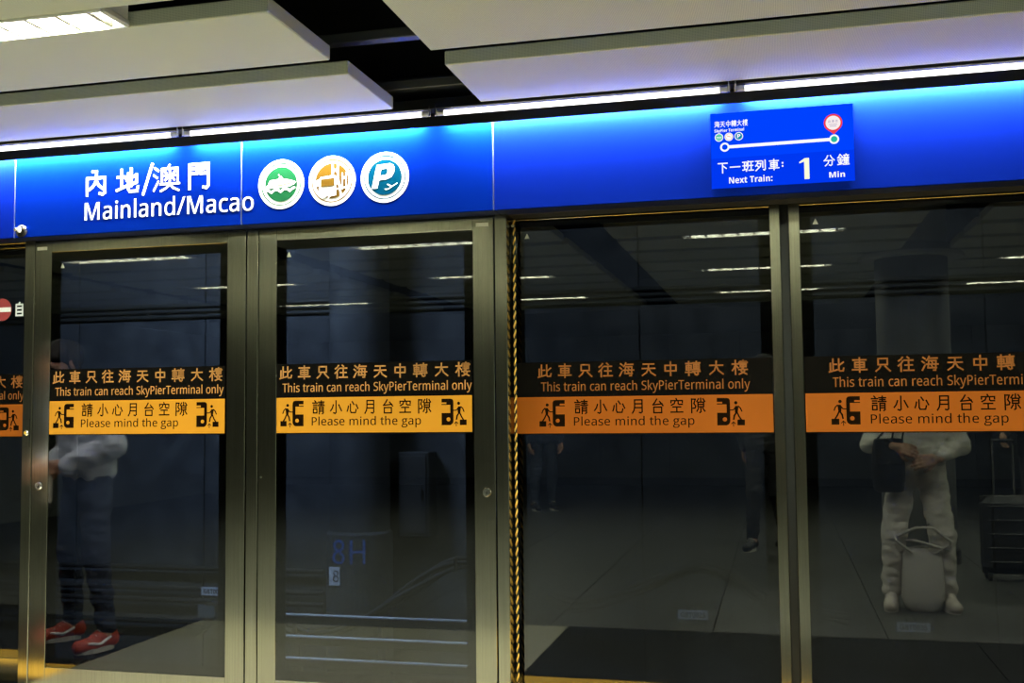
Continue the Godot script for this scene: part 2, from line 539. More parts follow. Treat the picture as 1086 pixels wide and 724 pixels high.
		for t in 3:
			var c := g + td * (0.05 + 0.026 * t) + Vector3(0, 0.104 - 0.017 * t, 0)
			put("lace", tube([c - ts * 0.028, c + Vector3(0, 0.008, 0), c + ts * 0.028], 0.0035, 6), o.sole, sm)
		if o.has("flash"):
			for w in [-1.0, 1.0]:
				put("stripe", tube([g + td * 0.0 + ts * 0.042 * w + Vector3(0, 0.075, 0), g + td * 0.06 + ts * 0.046 * w + Vector3(0, 0.045, 0), g + td * 0.13 + ts * 0.036 * w + Vector3(0, 0.055, 0)], 0.008, 6), o.flash, sm)
	return root

# ---------------------------------------------------------------- the scene
func _ready() -> void:
	rng.seed = 77
	# camera
	var cam := Camera3D.new()
	cam.name = "camera"
	cam.fov = rad_to_deg(2.0 * atan(362.0 / 1130.0))
	cam.transform = Transform3D(Basis(Vector3.UP, 0.2444) * Basis(Vector3.RIGHT, 0.065) * Basis(Vector3.BACK, -0.0107), Vector3(0, 1.27, 4.32))
	cam.near = 0.05
	cam.far = 100.0
	cam.current = true
	add_child(cam)
	# surroundings: an underground station, no sky
	var env := Environment.new()
	env.background_mode = Environment.BG_COLOR
	env.background_color = Color.BLACK
	env.ambient_light_source = Environment.AMBIENT_SOURCE_DISABLED
	env.tonemap_mode = Environment.TONE_MAPPER_LINEAR
	env.tonemap_exposure = 1.0
	env.sdfgi_enabled = true
	env.ssao_enabled = true
	env.ssil_enabled = true
	var we := WorldEnvironment.new()
	we.name = "surroundings"
	we.environment = env
	add_child(we)
	materials()
	shell()
	ceiling()
	tunnel()
	screen_doors()
	fascia()
	platform_things()
	people()

const LAMP_ENERGY := 13.6
const TUBE_ENERGY := 14.0

func area_light(called: String, at: Vector3, towards: Vector3, size: Vector2, energy: float, color: Color, parent: Node) -> void:
	var l := AreaLight3D.new()
	l.name = called
	l.area_size = size
	l.area_normalize_energy = true
	l.light_energy = energy
	l.light_color = color
	l.shadow_enabled = true
	l.set("area_range", 40.0)
	parent.add_child(l, true)
	l.transform = Transform3D(Basis.looking_at(towards, Vector3.BACK if absf(towards.normalized().y) > 0.95 else Vector3.UP), at)

func noise_texture(lo: Color, hi: Color, freq: float, octaves: int, seed: int, size := 512) -> NoiseTexture2D:
	var n := FastNoiseLite.new()
	n.seed = seed
	n.frequency = freq
	n.fractal_octaves = octaves
	var t := NoiseTexture2D.new()
	t.width = size
	t.height = size
	t.seamless = true
	t.noise = n
	var g := Gradient.new()
	g.set_color(0, lo)
	g.set_color(1, hi)
	t.color_ramp = g
	return t

func brushed(lo: float, hi: float, seed: int) -> ImageTexture:
	var r := RandomNumberGenerator.new()
	r.seed = seed
	var im := Image.create(256, 256, false, Image.FORMAT_RGB8)
	for x in 256:
		var v := lerpf(lo, hi, r.randf())
		for y in 256:
			v = clampf(v + r.randf_range(-0.01, 0.01), lo, hi)
			im.set_pixel(x, y, Color(v, v, v))
	return ImageTexture.create_from_image(im)

func materials() -> void:
	M.steel = triplanar(mat(lin(0.215, 0.205, 0.16), 0.17, 1.0), brushed(0.9, 1.0, 3), Vector3(3.0, 0.5, 3.0))
	M.steel_dark = mat(lin(0.12, 0.115, 0.1), 0.4, 1.0)
	M.chrome = mat(lin(0.75, 0.74, 0.7), 0.12, 1.0)
	M.black = mat(lin(0.006, 0.006, 0.006), 0.5, 0.0, 0.3)
	M.frit = mat(lin(0.004, 0.004, 0.004), 0.3, 0.0, 0.3)
	M.glass = pane(Color(0.0, 0.0, 0.0), 0.72)
	M.glass.metallic_specular = 0.48
	M.glass_tint = pane(Color(0.0, 0.0, 0.0), 0.8)
	M.glass_tint.metallic_specular = 0.55
	M.white = mat(Color(0.92, 0.92, 0.92), 0.5)
	M.plate = mat(Color(0.72, 0.7, 0.62), 0.5)
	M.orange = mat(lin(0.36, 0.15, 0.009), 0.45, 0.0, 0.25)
	M.orange_glass_dimmed = mat(lin(0.19, 0.047, 0.002), 0.45, 0.0, 0.25)  # same orange print, with the dimming by tinted glass put into its colour
	M.band = mat(lin(0.0035, 0.003, 0.0027), 0.6)
	M.band.specular_mode = BaseMaterial3D.SPECULAR_DISABLED
	M.ink = mat(lin(0.006, 0.003, 0.0015), 0.6)
	M.ink.specular_mode = BaseMaterial3D.SPECULAR_DISABLED
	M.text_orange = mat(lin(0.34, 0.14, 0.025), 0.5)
	M.text_glass_dimmed = mat(lin(0.17, 0.055, 0.008), 0.5, 0.0, 0.3)  # lettering colour darkened too, as if seen through tinted glass
	M.red = mat(lin(0.3, 0.01, 0.015), 0.5)
	M.blue_cyan = mat(lin(0.0008, 0.0118, 0.175), 0.5, 0.0, 0.1)
	M.blue_cyan.specular_mode = BaseMaterial3D.SPECULAR_DISABLED
	M.blue_pale = mat(lin(0.0019, 0.0108, 0.175), 0.5, 0.0, 0.1)
	M.blue_pale.specular_mode = BaseMaterial3D.SPECULAR_DISABLED
	M.vinyl = mat(Color(0.95, 0.96, 0.95), 0.5)
	M.eye = mat(Color(0.04, 0.03, 0.03), 0.2)
	# perforated white metal
	var im := Image.create(64, 64, false, Image.FORMAT_RGB8)
	im.fill(Color(1, 1, 1))
	for y in 64:
		for x in 64:
			var p := Vector2(fposmod(x, 8.0) - 3.5, fposmod(y, 8.0) - 3.5)
			if p.length() < 2.0: im.set_pixel(x, y, Color(0.7, 0.7, 0.7))
	M.perforated = triplanar(mat(lin(0.66, 0.67, 0.52), 0.45, 0.0, 0.3), ImageTexture.create_from_image(im), Vector3.ONE * 25.0)
	M.panel_edge = mat(lin(0.6, 0.59, 0.52), 0.5)
	M.void = mat(lin(0.01, 0.01, 0.012), 0.8)
	M.duct = mat(lin(0.05, 0.05, 0.05), 0.5)
	M.granite = triplanar(mat(Color(1, 1, 1), 0.42), noise_texture(Color(0.21, 0.21, 0.205), Color(0.37, 0.37, 0.355), 0.09, 4, 4), Vector3.ONE * 1.6)
	M.paving = triplanar(mat(Color(1, 1, 1), 0.45), noise_texture(Color(0.46, 0.45, 0.39), Color(0.61, 0.6, 0.52), 0.09, 4, 6), Vector3.ONE * 1.6)
	M.granite_dark = triplanar(mat(Color(1, 1, 1), 0.6, 0.0, 0.3), noise_texture(Color(0.03, 0.03, 0.03), Color(0.09, 0.09, 0.09), 0.09, 3, 5), Vector3.ONE * 1.6)
	M.yellow = mat(lin(0.62, 0.36, 0.03), 0.6)
	M.concrete = triplanar(mat(Color(1, 1, 1), 0.85), noise_texture(Color(0.2, 0.2, 0.21), Color(0.33, 0.33, 0.33), 0.012, 5, 7), Vector3.ONE * 0.5)
	M.concrete_dark = triplanar(mat(Color(1, 1, 1), 0.9), noise_texture(Color(0.2, 0.2, 0.2), Color(0.34, 0.34, 0.33), 0.012, 5, 8), Vector3.ONE * 0.5)
	M.wall_panel = mat(lin(0.2, 0.21, 0.2), 0.5)
	M.seam_glint = mat(lin(0.12, 0.16, 0.25), 0.5)
	M.column = mat(lin(0.1, 0.1, 0.095), 0.5)
	M.cable = mat(lin(0.03, 0.026, 0.022), 0.6)
	M.pipe = mat(lin(0.035, 0.033, 0.03), 0.6)
	M.rail = mat(lin(0.8, 0.83, 0.88), 0.4)
	M.rail_body = mat(lin(0.1, 0.08, 0.06), 0.7)
	M.paint_blue = mat(lin(0.06, 0.15, 0.45), 0.7)
	M.paper = mat(Color(0.9, 0.92, 0.95), 0.7)
	M.lip = mat(lin(0.01, 0.015, 0.06), 0.3)
	M.lip_black = mat(lin(0.008, 0.008, 0.008), 0.45, 0.0, 0.3)
	M.cord_yellow = mat(lin(0.75, 0.42, 0.06), 0.6)

# ---------------------------------------------------------------- floor and walls
const X0 := -9.0
const X1 := 6.5
const Z1 := 13.6

func shell() -> void:
	var f := setting("floor", "polished grey granite platform floor in front of the doors", "floor")
	slab("bed", Vector3(X0, -0.35, -0.3), Vector3(X1, -0.02, Z1), M.concrete_dark, f, 0.0)
	var t := 0.95
	for i in 16:
		for k in 9:
			var x := -8.95 + i * t
			var z := 1.7 + k * 1.3
			put("tile", box(Vector3(t - 0.004, 0.02, 1.296), 0.001), M.granite, f, Vector3(x + t * 0.5, -0.01, z + 0.65))
	# light paving inside the doorway, black paving in front of the fixed glass
	for k in 3:
		slab("tile", Vector3(-3.5 + 0.755 * k, -0.02, 0.06), Vector3(-3.5 + 0.755 * (k + 1) - 0.004, 0, 1.696), M.paving, f, 0.001)
	for r in [[-9.0, -6.2], [-6.2, -3.504], [-1.24, 1.0], [1.0, 3.2], [3.2, 6.5]]:
		slab("dark_tile", Vector3(r[0], -0.02, 0.5), Vector3(r[1] - 0.006, 0, 1.696), M.granite_dark, f, 0.001)
		slab("dark_tile", Vector3(r[0], -0.02, 0.06), Vector3(r[1] - 0.006, 0, 0.24), M.granite_dark, f, 0.001)
		slab("yellow_strip", Vector3(r[0], -0.02, 0.245), Vector3(r[1] - 0.006, 0.002, 0.495), M.yellow, f, 0.001)
	slab("threshold", Vector3(X0, -0.02, -0.3), Vector3(X1, 0.004, 0.056), M.steel, f, 0.002)
	var w := setting("wall_back", "grey panelled wall across the platform", "wall")
	slab("wall_core", Vector3(X0, -0.35, Z1), Vector3(X1, 3.7, Z1 + 0.2), M.concrete, w, 0.0)
	for i in 13:
		slab("panel", Vector3(X0 + 1.2 * i, 0.12, Z1 - 0.03), Vector3(X0 + 1.2 * i + 1.19, 2.6, Z1), M.wall_panel, w, 0.003)
	w = setting("wall_left", "plain end wall of the platform", "wall")
	slab("wall_core", Vector3(X0 - 0.2, -0.35, -0.3), Vector3(X0, 3.7, Z1 + 0.2), M.wall_panel, w, 0.0)
	w = setting("wall_right", "plain end wall of the platform beyond the frame", "wall")
	slab("wall_core", Vector3(X1, -0.35, -0.3), Vector3(X1 + 0.2, 3.7, Z1 + 0.2), M.wall_panel, w, 0.0)
	w = setting("wall_front", "dark wall above and beside the screen doors", "wall")
	slab("upper_wall", Vector3(X0, 2.58, -0.32), Vector3(X1, 3.7, -0.12), M.void, w, 0.0)
	slab("header", Vector3(X0, 2.1, -0.32), Vector3(X1, 2.58, -0.02), M.void, w, 0.0)
	slab("side_wall", Vector3(X0, 0, -0.3), Vector3(-5.78, 2.1, -0.1), M.wall_panel, w, 0.0)
	slab("side_wall", Vector3(2.44, 0, -0.3), Vector3(X1, 2.1, -0.1), M.wall_panel, w, 0.0)
	# round column behind the camera, mirrored in the right-hand glass
	var c := thing("round_column", "round grey column standing on the platform", "column", Vector3(1.1, 0, 4.85))
	put("shaft", lathe([Vector2(0.29, 0.12), Vector2(0.29, 2.5)], 40), M.column, c)
	put("base_ring", lathe([Vector2(0.0, 0.0), Vector2(0.31, 0), Vector2(0.31, 0.11), Vector2(0.29, 0.12)], 40), M.steel_dark, c)
	put("collar", lathe([Vector2(0.29, 2.5), Vector2(0.42, 2.5), Vector2(0.42, 2.53), Vector2(0.29, 2.62), Vector2(0.29, 3.3), Vector2(0, 3.3)], 40), M.panel_edge, c)

# ---------------------------------------------------------------- ceiling
func ceiling() -> void:
	var H := 2.54
	var c := setting("ceiling", "ceiling of hanging perforated white metal panels with dark gaps", "ceiling")
	slab("slab", Vector3(X0 - 0.2, 3.5, -3.6), Vector3(X1 + 0.2, 3.7, Z1 + 0.2), M.void, c, 0.0)
	var pan := begin()
	add_box(pan, Vector3.ZERO, Vector3(2.15, 0.055, 0.485), 0.004)
	var pm := done(pan)
	for k in range(-3, 3):
		for r in 13:
			put("panel", pm, M.perforated, c, Vector3(-0.085 + 2.53 * k, H + 0.0275, 0.4055 + 0.65 * r))
	slab("far_soffit", Vector3(X0, H, 9.0), Vector3(X1, H + 0.06, Z1), M.wall_panel, c, 0.0)
	# things in the dark void above the gap
	slab("bearer", Vector3(X0, 2.62, 0.12), Vector3(X1, 2.66, 0.17), M.duct, c, 0.003)
	slab("bearer", Vector3(X0, 2.7, 0.5), Vector3(X1, 2.74, 0.55), M.duct, c, 0.003)
	slab("bearer", Vector3(X0, 2.86, 1.2), Vector3(X1, 2.9, 1.25), M.duct, c, 0.003)
	put("duct", tube([Vector3(-1.35, 3.15, 0.0), Vector3(-1.35, 3.15, 9.0)], 0.14, 16), M.duct, c)
	# luminaires set in the gaps between panel rows
	var rows := [1.3805, 3.3305, 5.2805, 7.2305]
	var spots := []
	for k in range(-2, 3):
		for z in rows:
			spots.append(Vector3(-0.085 + 2.53 * k, H, z))
	var first: Node3D
	for i in spots.size():
		var where := "over the platform"
		var o: Node3D
		if i == 0:
			o = make_luminaire()
			first = o
		else:
			o = first.duplicate()
			o.name = numbered("ceiling_light")
			add_child(o)
		o.position = spots[i]
		var col: int = roundi((spots[i].x + 0.085) / 2.53)
		var row := i % rows.size()
		var across: String = ["far left of the doors", "above the blue direction sign", "above the next-train screen", "right of the next-train screen", "at the far right end"][col + 2]
		var back: String = ["nearest the doors", "first row behind the camera", "second row behind the camera", "third row behind the camera"][row]
		tag(o, "recessed louvred ceiling light %s, %s" % [across, back], "ceiling light", "recessed louvred ceiling lights")
	# round ceiling speaker in the gap
	var s := thing("ceiling_speaker", "round white-rimmed ceiling speaker in the dark ceiling gap", "speaker", Vector3(-1.39, 2.56, 1.43))
	put("rim", lathe([Vector2(0.075, 0.0), Vector2(0.085, -0.006), Vector2(0.1, -0.004), Vector2(0.105, 0.01), Vector2(0.1, 0.02), Vector2(0.1, 0.09), Vector2(0, 0.09)], 40), M.white, s)
	put("grille", lathe([Vector2(0, -0.003), Vector2(0.075, 0.0)], 40), M.plate, s)
	put("stem", tube([Vector3(0, 0.09, 0), Vector3(0, 0.85, 0)], 0.012), M.duct, s)

func make_luminaire() -> Node3D:
	var o := thing("ceiling_light", "recessed louvred ceiling light", "ceiling light")
	var st := begin()
	for z in [-0.074, 0.074]:
		add_box(st, Vector3(0, 0.006, z), Vector3(1.16, 0.02, 0.014), 0.003)
	for x in [-0.581, 0.581]:
		add_box(st, Vector3(x, 0.006, 0), Vector3(0.018, 0.02, 0.134), 0.003)
	put("trim_frame", done(st), M.panel_edge, o)
	st = begin()
	add_box(st, Vector3(0, 0.1, 0), Vector3(1.16, 0.004, 0.144))
	for z in [-0.07, 0.07]:
		add_box(st, Vector3(0, 0.056, z), Vector3(1.15, 0.088, 0.004))
	for x in [-0.575, 0.575]:
		add_box(st, Vector3(x, 0.056, 0), Vector3(0.004, 0.088, 0.15))
	put("housing", done(st), M.white, o)
	for i in 10:
		put("louvre_blade", box(Vector3(0.014, 0.02, 0.134), 0.0), M.plate, o, Vector3(-0.52 + 0.1155 * i, 0.013, 0))
	put("diffuser_lamp", box(Vector3(1.08, 0.006, 0.12), 0.001), glow(Color(1.0, 0.98, 0.94), 4.0), o, Vector3(0, 0.033, 0))
	area_light("lamp_light", Vector3(0, 0.026, 0), Vector3.DOWN, Vector2(1.06, 0.09), LAMP_ENERGY, Color(0.96, 1.0, 0.88), o)
	return o

# ---------------------------------------------------------------- track side
func tunnel() -> void:
	var w := setting("wall_track", "dim concrete wall behind the track", "wall")
	slab("wall_core", Vector3(X0 - 1, -1.3, -3.6), Vector3(X1, 3.7, -3.3), M.concrete, w, 0.0)
	for i in 14:
		slab("panel", Vector3(X0 + 1.15 * i, -1.1, -3.3), Vector3(X0 + 1.15 * i + 1.14, 3.4, -3.28), M.concrete, w, 0.003)
	var g := setting("floor_track", "dark concrete track bed below the platform", "floor")
	slab("track_bed", Vector3(X0 - 1, -1.3, -3.6), Vector3(X1, -0.9, -0.3), M.concrete_dark, g, 0.0)
	slab("running_strip", Vector3(X0 - 1, -0.9, -2.95), Vector3(X1, -0.7, -2.45), M.concrete_dark, g, 0.01)
	slab("running_strip", Vector3(X0 - 1, -0.9, -1.1), Vector3(X1, -0.7, -0.6), M.concrete_dark, g, 0.01)
	w = setting("wall_track_end", "dark tunnel mouth at the end of the track", "wall")
	slab("wall_core", Vector3(X0 - 1.2, -1.3, -3.6), Vector3(X0 - 1.0, 3.7, -0.3), M.void, w, 0.0)
	slab("return_wall", Vector3(X0 - 1.2, -1.3, -0.3), Vector3(X0, 3.7, -0.1), M.void, w, 0.0)
	slab("end_wall", Vector3(X1, -1.3, -3.6), Vector3(X1 + 0.2, 3.7, -0.3), M.void, w, 0.0)
	# column with painted number
	var c := thing("track_column", "round concrete column painted with a blue 8H behind the glass", "column", Vector3(-2.99, 0, -3.02))
	put("shaft", lathe([Vector2(0.22, 0.42), Vector2(0.22, 3.5)], 36), M.concrete, c)
	put("plinth", lathe([Vector2(0, -0.9), Vector2(0.24, -0.9), Vector2(0.24, 0.4), Vector2(0.22, 0.42)], 36), M.concrete, c)
	for l in [["8", -0.28], ["H", 0.32]]:
		var o := latin("painted_mark", l[0], -0.055, 0.055, 0.2, 0.17, M.paint_blue, c, 0.0)
		var off := o.position.x
		o.rotation.y = l[1]
		o.position = Vector3(sin(l[1]) * 0.242 + cos(l[1]) * off, o.position.y, cos(l[1]) * 0.242 - sin(l[1]) * off)
	var p := thing("paper_notice", "small white paper notice with the figure 8 below the blue paint", "sign", Vector3(-3.075, 0.15, -2.79))
	slab("sheet", Vector3(-0.055, -0.1, 0), Vector3(0.055, 0.03, 0.002), M.paper, p, 0.0)
	latin("figure", "8", -0.025, 0.02, -0.075, 0.08, M.ink, p, 0.003)
	# equipment cabinet beside the column
	var e := thing("cable_cabinet", "dark equipment box on the track wall right of the column", "cabinet", Vector3(-2.6, 0.36, -3.18))
	put("body", box(Vector3(0.24, 0.62, 0.18), 0.01), M.pipe, e, Vector3(0, 0.31, 0))
	put("door", box(Vector3(0.2, 0.56, 0.012), 0.004), M.cable, e, Vector3(0, 0.31, 0.096))
	put("handle", box(Vector3(0.015, 0.08, 0.015), 0.004), M.steel_dark, e, Vector3(0.07, 0.31, 0.108))
	# conductor rails
	for i in 3:
		var y: float = [-0.045, -0.17, -0.295][i]
		var r := thing("conductor_rail", "%s of three bright metal rails along the track wall" % ["topmost", "middle", "lowest"][i], "rail", Vector3(0, y, -2.2 + 0.06 * i), "three bright rails")
		put("rail_head", box(Vector3(1.5, 0.012, 0.03), 0.003), M.rail, r, Vector3(-2.45, 0, 0))
		put("rail_body", box(Vector3(1.5, 0.05, 0.02), 0.004), M.rail_body, r, Vector3(-2.45, -0.031, -0.01))
		for k in 3:
			put("bracket", box(Vector3(0.03, 0.9 + y - 0.006, 0.02), 0.004), M.rail_body, r, Vector3(-3.12 + 0.6 * k + 0.05 * i, -(0.9 + y + 0.006) * 0.5, -0.01))
	# dark pipes high on the wall
	for i in 3:
		var pp := thing("wall_pipe", "%s dark pipe running high along the track wall" % ["upper", "middle", "lower"][i], "pipe", Vector3.ZERO, "dark pipes high on the track wall")
		put("pipe_run", tube([Vector3(X0 - 0.9, 2.14 - 0.042 * i, -3.255), Vector3(X1 - 0.1, 2.12 - 0.042 * i, -3.255)], 0.017, 10), M.pipe, pp)
		for k in 8:
			put("clamp", box(Vector3(0.03, 0.04, 0.05), 0.003), M.cable, pp, Vector3(-8.5 + 1.8 * k, 2.138 - 0.042 * i, -3.26))
	# low dark conduits
	var lows := [0.075, -0.086, -0.173, -0.34]
	for i in 4:
		var pp := thing("wall_conduit", "%s of four brown conduits low on the track wall" % ["topmost", "second", "third", "lowest"][i], "pipe", Vector3.ZERO, "brown conduits low on the track wall")
		put("pipe_run", tube([Vector3(X0 - 0.9, lows[i], -3.22), Vector3(-3.36, lows[i], -3.22)], 0.02, 8), M.cable, pp)
	# sagging cables
	cable("thick cable bundle sagging across the column and rising to the right", [Vector3(-3.7, -0.1, -2.75), Vector3(-3.5, -0.2, -2.7), Vector3(-3.2, -0.27, -2.65), Vector3(-2.85, -0.18, -2.7), Vector3(-2.45, 0.09, -2.85), Vector3(-2.2, 0.21, -2.95), Vector3(-1.9, 0.15, -3.0), Vector3(-1.72, 0.03, -3.0)], 5)
	cable("cable bundle hung in a low wave on the track wall below the train screen", [Vector3(-1.6, -0.02, -3.05), Vector3(-1.4, -0.09, -3.05), Vector3(-0.95, 0.05, -3.05), Vector3(-0.53, 0.212, -3.05), Vector3(-0.28, 0.113, -3.05), Vector3(-0.1, -0.02, -3.05), Vector3(0.4, -0.1, -3.05)], 4)
	# equipment on the rails, left
	e = thing("junction_box", "cluttered grey junction box low behind the left door glass", "box", Vector3(-4.2, -0.43, -3.14))
	put("body", box(Vector3(0.22, 0.26, 0.14), 0.01), M.rail_body, e, Vector3(0.03, 0.13, 0))
	put("cover", box(Vector3(0.14, 0.1, 0.02), 0.004), M.wall_panel, e, Vector3(-0.05, 0.21, 0.078))
	put("gland", tube([Vector3(0.06, 0.2, 0.07), Vector3(0.06, 0.2, 0.11)], 0.022), M.steel_dark, e)
	put("gland", tube([Vector3(0.12, 0.2, 0.07), Vector3(0.12, 0.2, 0.11)], 0.022), M.steel_dark, e)
	put("tail", tube([Vector3(0.06, 0.2, 0.1), Vector3(0.0, 0.1, 0.14), Vector3(-0.12, 0.02, 0.1)], 0.012), M.cable, e)
	for l in [["GBT0012", -4.26, -4.05, -0.06, "white number plate above the junction box"], ["GBT0025", -0.695, -0.496, -0.107, "grey number plate under the wave of cable"], ["GBT0035", 0.696, 0.899, -0.136, "grey number plate low behind the far right glass"]]:
		var n := thing("number_plate", l[4], "plate", Vector3((l[1] + l[2]) * 0.5, l[3], -3.0), "number plates on the track wall")
		var hw: float = (l[2] - l[1]) * 0.5
		slab("plate", Vector3(-hw, -0.03, -0.004), Vector3(hw, 0.03, 0), M.paper, n, 0.001)
		slab("bracket", Vector3(-0.02, -0.05, -0.3), Vector3(0.02, 0.02, -0.004), M.pipe, n, 0.002)
		latin("lettering", l[0], -hw * 0.82, hw * 0.82, -0.017, 0.034, M.ink, n, 0.001, true)
	# a bluish work lamp high over the track
	for x in [-3.9, 0.4]:
		var t := thing("track_lamp", "bluish tube lamp high over the track %s" % ("behind the sliding doors" if x < -1 else "behind the fixed glass"), "lamp", Vector3(x, 2.95, -1.2), "tube lamps over the track")
		put("body", box(Vector3(1.3, 0.06, 0.1), 0.006), M.steel_dark, t, Vector3(0, 0.04, 0))
		put("hanger", box(Vector3(0.03, 0.5, 0.03), 0.003), M.steel_dark, t, Vector3(0, 0.3, 0))
		put("lamp_tube", tube([Vector3(-0.6, 0, 0), Vector3(0.6, 0, 0)], 0.013, 12), glow(Color(0.75, 0.86, 1.0), 2.0), t)
		area_light("lamp_light", Vector3(0, -0.02, 0), Vector3(0, -0.65, -0.75), Vector2(1.2, 0.03), 52.0 if x < -1 else 22.0, Color(0.68, 0.82, 1.0) if x < -1 else Color(0.85, 0.95, 1.0), t)

func cable(label: String, pts: Array, n: int) -> void:
	var o := thing("cable_bundle", label, "cable")
	var cv := Curve3D.new()
	for i in pts.size():
		var d: Vector3 = (pts[mini(i + 1, pts.size() - 1)] - pts[maxi(i - 1, 0)]) / 6.0
		cv.add_point(pts[i], -d, d)
	for k in n:
		var path := []
		var L := cv.get_baked_length()
		for i in 33:
			var t := L * i / 32.0
			var a := TAU * k / n + 3.0 * i / 32.0
			path.append(cv.sample_baked(t) + Vector3(0, cos(a), sin(a)) * 0.03 + Vector3(0, 0.012 * sin(i * 0.5 + k), 0))
		put("cable", tube(path, 0.016, 8), M.cable, o)
	put("tie", box(Vector3(0.02, 0.1, 0.1), 0.01), M.steel_dark, o, cv.sample_baked(cv.get_baked_length() * 0.75))

# ---------------------------------------------------------------- platform screen doors
func sticker(parent: Node3D, x0: float, x1: float, centre: float, y: float, z: float, orange: Material, words: Material) -> void:
	var s := put("sticker", box(Vector3(x1 - x0, 0.306, 0.0012), 0.0), M.band, parent, Vector3((x0 + x1) * 0.5, y - 0.005, z))
	s.set_meta("label", "black and orange warning sticker across the glass")
	var ox := centre - (x0 + x1) * 0.5
	var oy := 0.005
	put("orange_band", box(Vector3(x1 - x0, 0.154, 0.0004), 0.0), orange, s, Vector3(0, oy - 0.077, 0.0008))
	var u := 0.001123
	var st: SurfaceTool
	var row := "此車只往海天中轉大樓"
	var cx := [90, 168, 246, 322, 402, 484, 565, 646, 731, 815]
	for i in 10: character(row[i], Vector3((cx[i] - 453) * u + ox, 0.081 + oy, 0.0012), 0.062, 0.06, 0.0062, words, s)
	latin("lettering", "This train can reach SkyPierTerminal only", -0.4245 + ox, 0.4458 + ox, 0.0246 + oy, 0.038, words, s, 0.001)
	row = "請小心月台空隙"
	cx = [228, 302, 371, 441, 515, 585, 662]
	for i in 7: character(row[i], Vector3((cx[i] - 453) * u + ox, -0.074 + oy, 0.0015), 0.058, 0.062, 0.0058, M.ink, s)
	latin("lettering", "Please mind the gap", -0.284 + ox, 0.219 + ox, -0.122 + oy, 0.036, M.ink, s, 0.0013)
	for side in [1.0, -1.0]:
		st = begin()
		var hole := begin()
		var f := func(px: float, py: float) -> Vector2: return Vector2(side * ((px - 10.0) / 2081.0 - (0.4525 if side > 0 else 0.441)), -(py - 380.0) / 2235.0)
		var fills := [[[200, 410, 280, 410, 280, 445, 235, 445, 235, 460, 280, 460, 280, 469, 200, 469]], [[170, 450, 172, 428, 182, 414, 200, 410, 200, 660, 186, 652, 174, 638, 170, 620]], [[200, 545, 280, 545, 280, 660, 200, 660]], [[50, 608, 112, 608, 112, 660, 50, 660]], [[100, 484, 126, 484, 134, 500, 130, 545, 108, 550, 104, 520]]]
		for g in fills:
			var pts := PackedVector2Array()
			var a: Array = g[0]
			for i in range(0, a.size(), 2): pts.append(f.call(a[i], a[i + 1]))
			add_fill(st, pts)
		add_disc(st, f.call(122, 455), 0.0066, 0.0, 20)
		for l in [[[100, 488, 84, 505, 74, 532], 0.005], [[126, 496, 144, 520, 172, 521], 0.0045], [[118, 542, 136, 572, 142, 604], 0.0068], [[112, 545, 98, 578, 80, 608], 0.006], [[145, 668, 145, 632], 0.0033], [[129, 646, 145, 628, 161, 646], 0.0033]]:
			var pts := []
			for i in range(0, l[0].size(), 2): pts.append(f.call(l[0][i], l[0][i + 1]))
			add_stroke(st, pts, l[1])
		add_disc(hole, f.call(216, 605), 0.0085, 0.0, 24)
		put("pictogram", done(st), M.ink, s, Vector3(ox, oy, 0.0014))
		put("pictogram", done(hole), orange, s, Vector3(ox, oy, 0.0017))

# stiles, rails, glass and printed black border between two x positions
func glazed(parent: Node3D, x0: float, x1: float, gx0: float, gx1: float, y0: float, y1: float, gy0: float, gy1: float, z: float, glass: Material, border: float, depth := 0.05) -> void:
	var b := 0.0015
	slab("stile", Vector3(x0, y0, z - depth), Vector3(gx0, y1, z), M.steel, parent, b)
	slab("stile", Vector3(gx1, y0, z - depth), Vector3(x1, y1, z), M.steel, parent, b)
	slab("top_rail", Vector3(gx0, gy1, z - depth), Vector3(gx1, y1, z), M.steel, parent, b)
	slab("bottom_rail", Vector3(gx0, y0, z - depth), Vector3(gx1, gy0, z), M.steel, parent, b)
	slab("glass", Vector3(gx0, gy0, z - 0.013), Vector3(gx1, gy1, z - 0.003), glass, parent, 0.0)
	var st := begin()
	var zz := z - 0.0145
	for r in [[gx0, gy0, gx0 + border, gy1], [gx1 - border, gy0, gx1, gy1], [gx0 + border, gy1 - border, gx1 - border, gy1], [gx0 + border, gy0, gx1 - border, gy0 + border]]:
		add_box(st, Vector3((r[0] + r[2]) * 0.5, (r[1] + r[3]) * 0.5, zz), Vector3(r[2] - r[0], r[3] - r[1], 0.002))
	put("black_border", done(st), M.frit, parent)
	st = begin()
	add_fill(st, PackedVector2Array([Vector2(0, 0), Vector2(0.022, 0), Vector2(0.011, 0.024)]))
	put("glass_mark", done(st), M.plate, parent, Vector3(gx0 + border + 0.006, gy1 - border - 0.035, z - 0.0025))

func key_lock(parent: Node3D, at: Vector3) -> void:
	var k := put("key_lock", lathe([Vector2(0, 0.0), Vector2(0.017, 0), Vector2(0.019, 0.004), Vector2(0.016, 0.008), Vector2(0.011, 0.008), Vector2(0.011, 0.005), Vector2(0, 0.005)], 24), M.chrome, parent, at, Vector3(PI / 2, 0, 0))
	put("keyhole", box(Vector3(0.003, 0.002, 0.012), 0.0), M.black, k, Vector3(0, 0.006, 0.002))

